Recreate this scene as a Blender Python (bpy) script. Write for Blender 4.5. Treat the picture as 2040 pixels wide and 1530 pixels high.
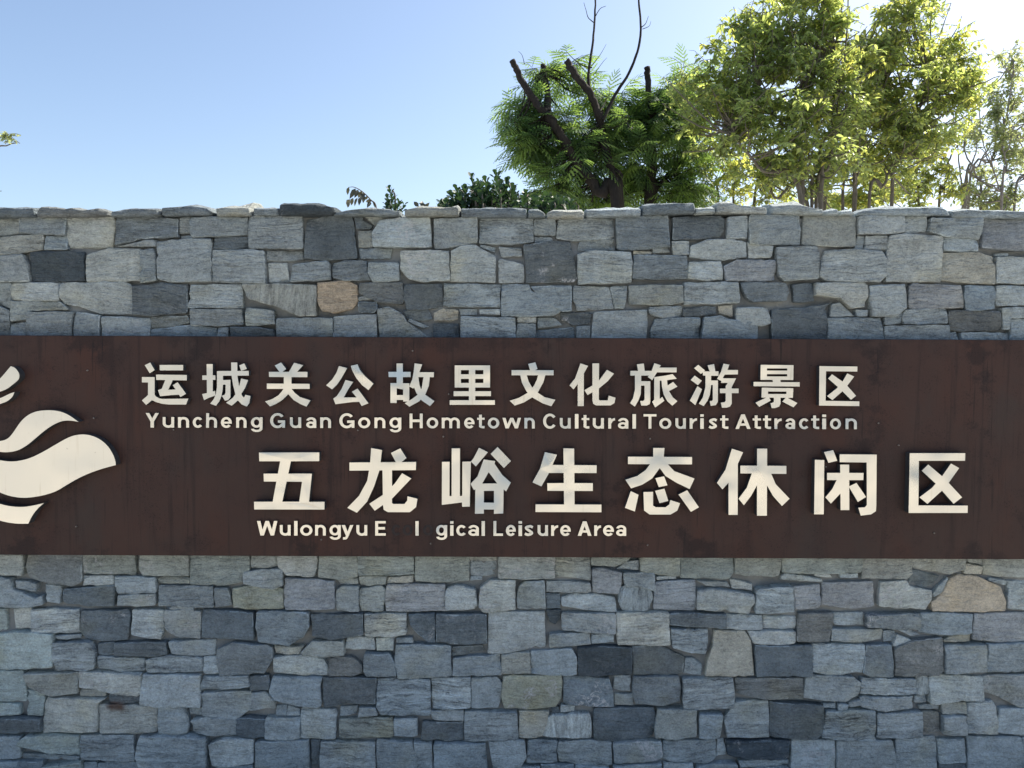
import bpy, bmesh, math, random
import numpy as np
from mathutils import Vector, Matrix, noise
from mathutils.geometry import delaunay_2d_cdt

for o in list(bpy.data.objects):
    bpy.data.objects.remove(o)
SC = bpy.context.scene
COL = SC.collection
R = math.radians

# ---------------------------------------------------------------- camera
EYE = Vector((0.0, -2.79, 1.60))
FOCAL = 1532.0                       # in units of a 2040 wide frame
camd = bpy.data.cameras.new('camera')
camd.sensor_width = 36.0
camd.lens = 36.0 * FOCAL / 2040.0
camd.clip_start = 0.05
camd.clip_end = 2000
cam = bpy.data.objects.new('camera', camd)
COL.objects.link(cam)
ROT = (Matrix.Rotation(R(90 - 2.0), 3, 'X') @ Matrix.Rotation(R(0.26), 3, 'Z'))
cam.matrix_world = Matrix.Translation(EYE) @ ROT.to_4x4()
SC.camera = cam

# ---------------------------------------------------------------- sky, sun, exposure
SUN_AZ, SUN_EL = 58.0, 46.0          # azimuth to the right of +Y (behind the wall), elevation
world = bpy.data.worlds.new('World')
SC.world = world
world.use_nodes = True
wn = world.node_tree.nodes
sky = wn.new('ShaderNodeTexSky')
sky.sky_type = 'NISHITA'
sky.sun_disc = False
sky.sun_elevation = R(SUN_EL)
sky.sun_rotation = R(SUN_AZ)
sky.altitude = 350
sky.air_density = 1.0
sky.dust_density = 2.1
sky.ozone_density = 0.6
bg = wn['Background']
bg.inputs['Strength'].default_value = 0.112
world.node_tree.links.new(sky.outputs['Color'], bg.inputs['Color'])

sd = bpy.data.lights.new('sun', 'SUN')
sd.energy = 5.0
sd.angle = R(0.53)
sd.color = (1.0, 0.93, 0.82)
sun = bpy.data.objects.new('sun', sd)
COL.objects.link(sun)
SDIR = Vector((math.sin(R(SUN_AZ)) * math.cos(R(SUN_EL)), math.cos(R(SUN_AZ)) * math.cos(R(SUN_EL)), math.sin(R(SUN_EL))))
sun.rotation_euler = (-SDIR).to_track_quat('-Z', 'Y').to_euler()
sun.location = SDIR * 30

vs = SC.view_settings
vs.view_transform = 'Standard'
vs.look = 'None'
vs.exposure = 0.97
vs.gamma = 1.0
vs.use_curve_mapping = False
SC.render.engine = 'CYCLES'
SC.cycles.use_denoising = True
SC.cycles.max_bounces = 8
SC.cycles.diffuse_bounces = 4
SC.cycles.glossy_bounces = 3
SC.cycles.transmission_bounces = 6
SC.cycles.transparent_max_bounces = 8
SC.cycles.sample_clamp_indirect = 8.0

# ---------------------------------------------------------------- helpers
def at(px, py, Y):
    """point of the plane y = Y seen at image pixel px, py"""
    d = ROT @ Vector(((px - 1020.0) / FOCAL, (765.0 - py) / FOCAL, -1.0))
    t = (Y - EYE.y) / d.y
    return EYE + d * t

def tag(o, label=None, cat=None, group=None, kind=None):
    if label: o['label'] = label
    if cat: o['category'] = cat
    if group: o['group'] = group
    if kind: o['kind'] = kind
    return o

def empty(name, loc):
    o = bpy.data.objects.new(name, None)
    o.empty_display_size = 0.2
    o.location = loc
    COL.objects.link(o)
    return o

def link(name, me, parent=None):
    o = bpy.data.objects.new(name, me)
    COL.objects.link(o)
    if parent is not None:
        o.parent = parent
        o.matrix_parent_inverse = Matrix.Translation(-parent.location)
    return o

def mesh(name, verts, faces, mat, smooth=False):
    me = bpy.data.meshes.new(name)
    me.from_pydata([tuple(v) for v in verts], [], faces)
    if mat: me.materials.append(mat)
    if smooth:
        me.polygons.foreach_set('use_smooth', [True] * len(me.polygons))
    me.update()
    return me

def np_mesh(name, V, F, mat, smooth=False):
    """V (n,3), F (m,3) arrays"""
    me = bpy.data.meshes.new(name)
    me.vertices.add(len(V)); me.vertices.foreach_set('co', V.astype(np.float32).ravel())
    me.loops.add(F.size); me.loops.foreach_set('vertex_index', F.astype(np.int32).ravel())
    me.polygons.add(len(F))
    me.polygons.foreach_set('loop_start', np.arange(0, F.size, F.shape[1], dtype=np.int32))
    if smooth: me.polygons.foreach_set('use_smooth', np.ones(len(F), dtype=bool))
    me.materials.append(mat)
    me.update(calc_edges=True)
    return me

# ---------------------------------------------------------------- materials
class NT:
    def __init__(s, name):
        s.m = bpy.data.materials.new(name); s.m.use_nodes = True
        s.t = s.m.node_tree; s.t.nodes.clear()
        s.out = s.n('ShaderNodeOutputMaterial')
    def n(s, typ, **kw):
        nd = s.t.nodes.new(typ)
        for k, v in kw.items():
            if k.startswith('i_'):
                key = k[2:]
                nd.inputs[int(key) if key.isdigit() else key.replace('_', ' ')].default_value = v
            else: setattr(nd, k, v)
        return nd
    def l(s, a, b): s.t.links.new(a, b)
    def math(s, op, a, b=None, c=None, clamp=False):
        nd = s.n('ShaderNodeMath', operation=op, use_clamp=clamp)
        for i, v in enumerate((a, b, c)):
            if v is None: continue
            if isinstance(v, (int, float)): nd.inputs[i].default_value = v
            else: s.l(v, nd.inputs[i])
        return nd.outputs[0]
    def vmath(s, op, a, b):
        nd = s.n('ShaderNodeVectorMath', operation=op)
        for i, v in enumerate((a, b)):
            if isinstance(v, (tuple, list)): nd.inputs[i].default_value = v
            elif isinstance(v, (int, float)): nd.inputs['Scale'].default_value = v
            else: s.l(v, nd.inputs[i] if not (op == 'SCALE' and i == 1) else nd.inputs['Scale'])
        return nd.outputs[0]
    def noise(s, vec, scale, detail=3.0, rough=0.55, dist=0.0):
        nd = s.n('ShaderNodeTexNoise', noise_dimensions='3D')
        nd.inputs['Scale'].default_value = scale
        nd.inputs['Detail'].default_value = detail
        nd.inputs['Roughness'].default_value = rough
        nd.inputs['Distortion'].default_value = dist
        s.l(vec, nd.inputs['Vector'])
        return nd.outputs['Fac']
    def ramp(s, fac, lo, hi):
        nd = s.n('ShaderNodeMapRange', interpolation_type='SMOOTHSTEP')
        nd.inputs[1].default_value = lo; nd.inputs[2].default_value = hi
        s.l(fac, nd.inputs[0])
        return nd.outputs[0]
    def mix(s, fac, a, b, blend='MIX'):
        nd = s.n('ShaderNodeMix', data_type='RGBA', blend_type=blend)
        for key, v in ((0, fac), (6, a), (7, b)):
            if isinstance(v, (int, float)): nd.inputs[key].default_value = v
            elif isinstance(v, (tuple, list)): nd.inputs[key].default_value = tuple(v) + ((1.0,) if len(v) == 3 else ())
            else: s.l(v, nd.inputs[key])
        return nd.outputs[2]
    def scale_col(s, col, f):
        """colour times scalar"""
        cx = s.n('ShaderNodeVectorMath', operation='SCALE')
        s.l(col, cx.inputs[0]); s.l(f, cx.inputs['Scale'])
        return cx.outputs[0]
    def bump(s, height, strength, dist):
        nd = s.n('ShaderNodeBump'); nd.inputs['Strength'].default_value = strength
        nd.inputs['Distance'].default_value = dist
        s.l(height, nd.inputs['Height']); return nd.outputs[0]
    def bsdf(s, col, rough=0.8, metal=0.0, normal=None, spec=0.5):
        b = s.n('ShaderNodeBsdfPrincipled')
        for key, v in (('Base Color', col), ('Roughness', rough), ('Metallic', metal), ('Specular IOR Level', spec)):
            if isinstance(v, (int, float)): b.inputs[key].default_value = v
            elif isinstance(v, (tuple, list)): b.inputs[key].default_value = tuple(v) + (1.0,)
            else: s.l(v, b.inputs[key])
        if normal is not None: s.l(normal, b.inputs['Normal'])
        s.l(b.outputs[0], s.out.inputs[0])
        return b

def mat_stone():
    t = NT('split_stone')
    tone = t.n('ShaderNodeAttribute', attribute_name='tone').outputs['Color']
    prm = t.n('ShaderNodeAttribute', attribute_name='prm').outputs['Vector']
    sp = t.n('ShaderNodeSeparateXYZ'); t.l(prm, sp.inputs[0])
    stripe, vein, seed = sp.outputs
    pos = t.n('ShaderNodeNewGeometry').outputs['Position']
    off = t.n('ShaderNodeCombineXYZ')
    t.l(t.math('MULTIPLY', seed, 37.1), off.inputs[0]); t.l(t.math('MULTIPLY', seed, 11.3), off.inputs[1]); t.l(t.math('MULTIPLY', seed, 53.7), off.inputs[2])
    # every block has its own bedding angle
    rot = t.n('ShaderNodeVectorRotate', rotation_type='Y_AXIS')
    t.l(pos, rot.inputs['Vector'])
    isv = t.math('LESS_THAN', stripe, -0.01)
    ang = t.math('MULTIPLY', t.math('SUBTRACT', t.math('FRACT', t.math('MULTIPLY', seed, 91.7)), 0.5), 0.22)
    t.l(t.math('ADD', ang, t.math('MULTIPLY', isv, 1.50)), rot.inputs['Angle'])
    p = t.vmath('ADD', rot.outputs[0], off.outputs[0])
    wob = t.noise(p, 9.0, 2.0)
    pw = t.n('ShaderNodeCombineXYZ'); t.l(t.math('MULTIPLY', t.math('SUBTRACT', wob, 0.5), 0.03), pw.inputs[2])
    p2 = t.vmath('ADD', p, pw.outputs[0])
    bands = t.noise(t.vmath('MULTIPLY', p2, (5.0, 5.0, 62.0)), 1.0, 3.0, 0.6)
    lines = t.noise(t.vmath('MULTIPLY', p2, (26.0, 26.0, 190.0)), 1.0, 2.0, 0.6)
    blotch = t.noise(p, 13.0, 4.0, 0.6)
    grain = t.noise(p, 420.0, 2.0, 0.7)
    mid = t.noise(t.vmath('MULTIPLY', p, (1.0, 1.0, 1.4)), 70.0, 4.0, 0.65)
    sa = t.math('ABSOLUTE', stripe)
    f = t.math('MULTIPLY_ADD', t.math('MULTIPLY', t.math('SUBTRACT', bands, 0.5), 3.0), sa, 1.0)
    f = t.math('ADD', f, t.math('MULTIPLY', t.math('SUBTRACT', blotch, 0.5), 1.0))
    f = t.math('ADD', f, t.math('MULTIPLY', t.math('SUBTRACT', mid, 0.5), 0.95))
    f = t.math('ADD', f, t.math('MULTIPLY', t.math('SUBTRACT', grain, 0.5), 0.5))
    f = t.math('ADD', f, t.math('MULTIPLY', t.math('MULTIPLY', t.math('SUBTRACT', lines, 0.5), 0.9), t.math('ADD', sa, 0.10)))
    rough2 = t.noise(t.vmath('MULTIPLY', p2, (1.0, 1.0, 1.3)), 170.0, 3.0, 0.6)
    f = t.math('ADD', f, t.math('MULTIPLY', t.math('SUBTRACT', rough2, 0.5), 1.0))
    lay = t.noise(t.vmath('MULTIPLY', p2, (7.0, 7.0, 70.0)), 1.0, 2.0, 0.5)
    ledge = t.ramp(lay, 0.53, 0.56)
    crack = t.math('MULTIPLY', t.math('SUBTRACT', 1.0, t.math('MULTIPLY', t.math('ABSOLUTE', t.math('SUBTRACT', lay, 0.545)), 45.0), clamp=True), t.math('MULTIPLY_ADD', sa, 0.75, 0.0))
    f = t.math('SUBTRACT', f, t.math('MULTIPLY', crack, 0.65))
    f = t.math('MAXIMUM', f, 0.25)
    col = t.scale_col(tone, f)
    # warm and cool mineral tint
    tint = t.noise(p, 6.0, 2.0)
    col = t.mix(t.ramp(tint, 0.52, 0.75), col, t.mix(1.0, col, (1.06, 1.0, 0.88), 'MULTIPLY'))
    # lime bloom and quartz veins
    vn = t.noise(p, 16.0, 5.0, 0.65, 1.2)
    ridge = t.math('SUBTRACT', 1.0, t.math('MULTIPLY', t.math('ABSOLUTE', t.math('SUBTRACT', vn, 0.5)), 19.0), clamp=True)
    region = t.ramp(t.noise(p, 9.0, 2.0), 0.50, 0.64)
    chip = t.ramp(t.noise(p, 110.0, 3.0), 0.36, 0.52)
    vm = t.math('MULTIPLY', t.math('MULTIPLY', ridge, region), t.math('MULTIPLY', chip, vein), clamp=True)
    bloom = t.math('MULTIPLY', t.math('MULTIPLY', t.ramp(t.noise(p, 22.0, 5.0, 0.7), 0.56, 0.72), chip), t.math('MULTIPLY', vein, 0.45), clamp=True)
    col = t.mix(t.math('MAXIMUM', vm, bloom), col, (0.62, 0.63, 0.63))
    # one rusty run below the sign
    c0 = at(232, 1403, 0)
    dv = t.vmath('MULTIPLY', t.vmath('SUBTRACT', pos, tuple(c0)), (1.0, 0.0, 1.7))
    ln = t.n('ShaderNodeVectorMath', operation='LENGTH'); t.l(dv, ln.inputs[0])
    rust = t.math('SUBTRACT', 1.0, t.ramp(t.math('ADD', ln.outputs['Value'], t.math('MULTIPLY', t.math('SUBTRACT', blotch, 0.5), 0.05)), 0.012, 0.05))
    col = t.mix(t.math('MULTIPLY', rust, 0.85), col, (0.11, 0.045, 0.02))
    h = t.math('ADD', t.math('MULTIPLY', mid, 0.8), t.math('MULTIPLY', grain, 0.35))
    h = t.math('ADD', h, t.math('MULTIPLY', lines, t.math('MULTIPLY_ADD', sa, 0.9, 0.1)))
    h = t.math('ADD', h, t.math('MULTIPLY', t.noise(t.vmath('MULTIPLY', p, (1, 1, 1.6)), 26.0, 3.0), 1.3))
    h = t.math('ADD', h, t.math('MULTIPLY', ledge, t.math('MULTIPLY_ADD', sa, 0.7, 0.15)))
    h = t.math('ADD', h, t.math('MULTIPLY', rough2, 0.5))
    t.bsdf(col, 0.82, normal=t.bump(h, 1.0, 0.012), spec=0.3)
    return t.m

def mat_mortar():
    t = NT('lime_mortar')
    pos = t.n('ShaderNodeNewGeometry').outputs['Position']
    a = t.noise(pos, 8.0, 4.0); b = t.noise(pos, 90.0, 3.0); g = t.noise(pos, 500.0, 2.0)
    col = t.mix(t.ramp(a, 0.35, 0.7), (0.20, 0.213, 0.213), (0.32, 0.335, 0.325))
    col = t.mix(t.math('MULTIPLY', b, 0.4), col, (0.14, 0.15, 0.15))
    t.bsdf(col, 0.92, normal=t.bump(t.math('ADD', b, t.math('MULTIPLY', g, 0.4)), 0.8, 0.006), spec=0.2)
    return t.m

def mat_panel():
    t = NT('rusty_steel')
    pos = t.n('ShaderNodeNewGeometry').outputs['Position']
    sz = t.n('ShaderNodeSeparateXYZ'); t.l(pos, sz.inputs[0])
    big = t.noise(pos, 1.3, 5.0, 0.6)
    cloud = t.noise(t.vmath('MULTIPLY', pos, (1.6, 1.0, 0.8)), 3.2, 5.0, 0.62)
    run = t.noise(t.vmath('MULTIPLY', pos, (26.0, 1.0, 1.3)), 1.0, 5.0, 0.66, 0.4)
    thin = t.noise(t.vmath('MULTIPLY', pos, (120.0, 1.0, 4.0)), 1.0, 2.0, 0.5, 0.3)
    blot = t.noise(pos, 9.0, 6.0, 0.72)
    speck = t.noise(pos, 190.0, 3.0, 0.6)
    grain = t.noise(pos, 800.0, 2.0, 0.6)
    col = t.mix(t.ramp(big, 0.36, 0.64), (0.045, 0.0250, 0.0210), (0.056, 0.0280, 0.0218))
    col = t.mix(t.math('MULTIPLY', t.ramp(cloud, 0.50, 0.74), 0.5), col, (0.068, 0.024, 0.015))
    col = t.mix(t.math('MULTIPLY', t.ramp(cloud, 0.50, 0.30), 0.5), col, (0.038, 0.031, 0.028))
    col = t.mix(t.math('MULTIPLY', t.ramp(run, 0.53, 0.68), 0.65), col, (0.022, 0.0130, 0.0125))
    zt, zb = at(1020, 672, -.07).z, at(1020, 1110, -.07).z
    top = t.ramp(sz.outputs[2], zt - 0.13, zt); bot = t.math('SUBTRACT', 1.0, t.ramp(sz.outputs[2], zb, zb + 0.12))
    edge = t.math('MAXIMUM', top, bot)
    gate = t.ramp(t.noise(t.vmath('MULTIPLY', pos, (5.0, 1.0, 0.6)), 1.0, 3.0), 0.45, 0.60)
    dirt = t.ramp(t.math('ADD', blot, t.math('MULTIPLY', edge, 0.10)), 0.55, 0.66)
    dirt = t.math('MULTIPLY', dirt, t.math('MULTIPLY_ADD', gate, 0.7, 0.15))
    col = t.mix(t.math('MULTIPLY', dirt, 0.8), col, (0.017, 0.011, 0.0115))
    drip = t.math('MULTIPLY', t.math('MULTIPLY', t.ramp(thin, 0.62, 0.68), gate), t.math('MULTIPLY_ADD', top, 0.4, 0.6))
    col = t.mix(drip, col, (0.013, 0.009, 0.010))
    pit = t.math('MULTIPLY', t.ramp(speck, 0.56, 0.66), t.ramp(blot, 0.46, 0.60))
    col = t.mix(t.math('MULTIPLY', pit, 0.7), col, (0.012, 0.008, 0.009))
    col = t.mix(t.math('MULTIPLY', t.ramp(grain, 0.5, 0.8), 0.35), col, (0.095, 0.068, 0.058))
    rough = t.math('MULTIPLY_ADD', blot, 0.30, 0.40)
    h = t.math('ADD', t.math('MULTIPLY', speck, 0.5), t.math('MULTIPLY', grain, 0.3))
    t.bsdf(col, rough, normal=t.bump(h, 0.30, 0.002), spec=0.22)
    return t.m

def mat_letter(name, col, rough, metal=0.9, dents=0.5):
    t = NT(name)
    pos = t.n('ShaderNodeNewGeometry').outputs['Position']
    a = t.noise(pos, 6.0, 3.0); b = t.noise(t.vmath('MULTIPLY', pos, (60.0, 1.0, 6.0)), 1.0, 3.0)
    c = t.mix(t.math('MULTIPLY', t.ramp(b, 0.58, 0.80), 0.30), col, (col[0] * .6, col[1] * .55, col[2] * .45))
    c = t.mix(t.math('MULTIPLY', t.ramp(t.noise(pos, 60.0, 3.0), 0.70, 0.80), 0.4), c, (0.25, 0.22, 0.17))
    dent = t.math('ADD', t.math('MULTIPLY', t.noise(pos, 9.0, 1.0), 1.0), t.math('MULTIPLY', t.noise(pos, 300.0, 2.0), 0.01))
    gate = t.ramp(t.noise(pos, 2.3, 2.0), 0.46, 0.62)
    dent = t.math('MULTIPLY', t.noise(pos, 7.0, 1.5), t.math('MULTIPLY_ADD', gate, 1.0, 0.16))
    t.bsdf(c, t.math('MULTIPLY_ADD', a, 0.25, rough - 0.12), metal, normal=t.bump(dent, dents, 0.022))
    return t.m

def mat_flat(name, col, rough=0.7, spec=0.3, metal=0.0, var=0.3, scale=40.0):
    t = NT(name)
    pos = t.n('ShaderNodeNewGeometry').outputs['Position']
    n = t.noise(pos, scale, 4.0)
    c = t.mix(n, tuple(x * (1 - var) for x in col), tuple(x * (1 + var) for x in col))
    t.bsdf(c, rough, metal, normal=t.bump(n, 0.4, 0.004), spec=spec)
    return t.m

def mat_bark(name, col):
    t = NT(name)
    pos = t.n('ShaderNodeNewGeometry').outputs['Position']
    a = t.noise(t.vmath('MULTIPLY', pos, (1, 1, 0.35)), 70.0, 4.0); b = t.noise(pos, 12.0, 3.0)
    c = t.mix(a, tuple(x * .45 for x in col), tuple(x * 1.4 for x in col))
    c = t.mix(t.math('MULTIPLY', t.ramp(b, .5, .7), 0.4), c, tuple(x * 1.7 for x in col))
    t.bsdf(c, 0.9, normal=t.bump(a, 0.9, 0.01), spec=0.2)
    return t.m

def mat_leaf(name, col, trans, tfac=0.5, gloss=0.35, rough=0.4):
    t = NT(name)
    rnd = t.n('ShaderNodeAttribute', attribute_name='rnd').outputs['Fac']
    pos = t.n('ShaderNodeNewGeometry').outputs['Position']
    f = t.math('ADD', t.math('MULTIPLY', rnd, 0.8), t.math('MULTIPLY', t.noise(pos, 3.0, 2.0), 0.4))
    c = t.mix(f, tuple(x * .6 for x in col), tuple(x * 1.4 for x in col))
    tr = t.mix(f, tuple(x * .6 for x in trans), (trans[0] * 1.5, trans[1] * 1.25, trans[2] * 1.1))
    b = t.bsdf(c, rough, spec=gloss)
    tl = t.n('ShaderNodeBsdfTranslucent'); t.l(tr, tl.inputs[0])
    mx = t.n('ShaderNodeMixShader'); mx.inputs[0].default_value = tfac
    t.l(b.outputs[0], mx.inputs[1]); t.l(tl.outputs[0], mx.inputs[2]); t.l(mx.outputs[0], t.out.inputs[0])
    return t.m

def mat_ground():
    t = NT('pale_paving')
    pos = t.n('ShaderNodeNewGeometry').outputs['Position']
    br = t.n('ShaderNodeTexBrick', offset=0.5)
    br.inputs['Scale'].default_value = 1.0
    br.inputs['Brick Width'].default_value = 0.6; br.inputs['Row Height'].default_value = 0.3
    br.inputs['Mortar Size'].default_value = 0.006
    br.inputs['Color1'].default_value = (0.55, 0.52, 0.46, 1); br.inputs['Color2'].default_value = (0.49, 0.465, 0.41, 1)
    br.inputs['Mortar'].default_value = (0.2, 0.19, 0.17, 1)
    t.l(pos, br.inputs['Vector'])
    n = t.noise(pos, 1.3, 5.0); g = t.noise(pos, 200.0, 2.0)
    c = t.mix(t.math('MULTIPLY', n, 0.35), br.outputs['Color'], (0.34, 0.32, 0.28))
    t.bsdf(c, 0.85, normal=t.bump(g, 0.4, 0.002))
    return t.m

M_STONE = mat_stone(); M_MORTAR = mat_mortar(); M_PANEL = mat_panel()
M_LET = mat_letter('steel_letter_face', (0.75, 0.72, 0.64), 0.30)
M_EMB = mat_letter('steel_emblem_face', (0.78, 0.75, 0.67), 0.33, dents=.10)
M_RETURN = mat_flat('letter_return', (0.045, 0.047, 0.05), 0.5, 0.4, var=0.4)
M_GROUND = mat_ground()
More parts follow.
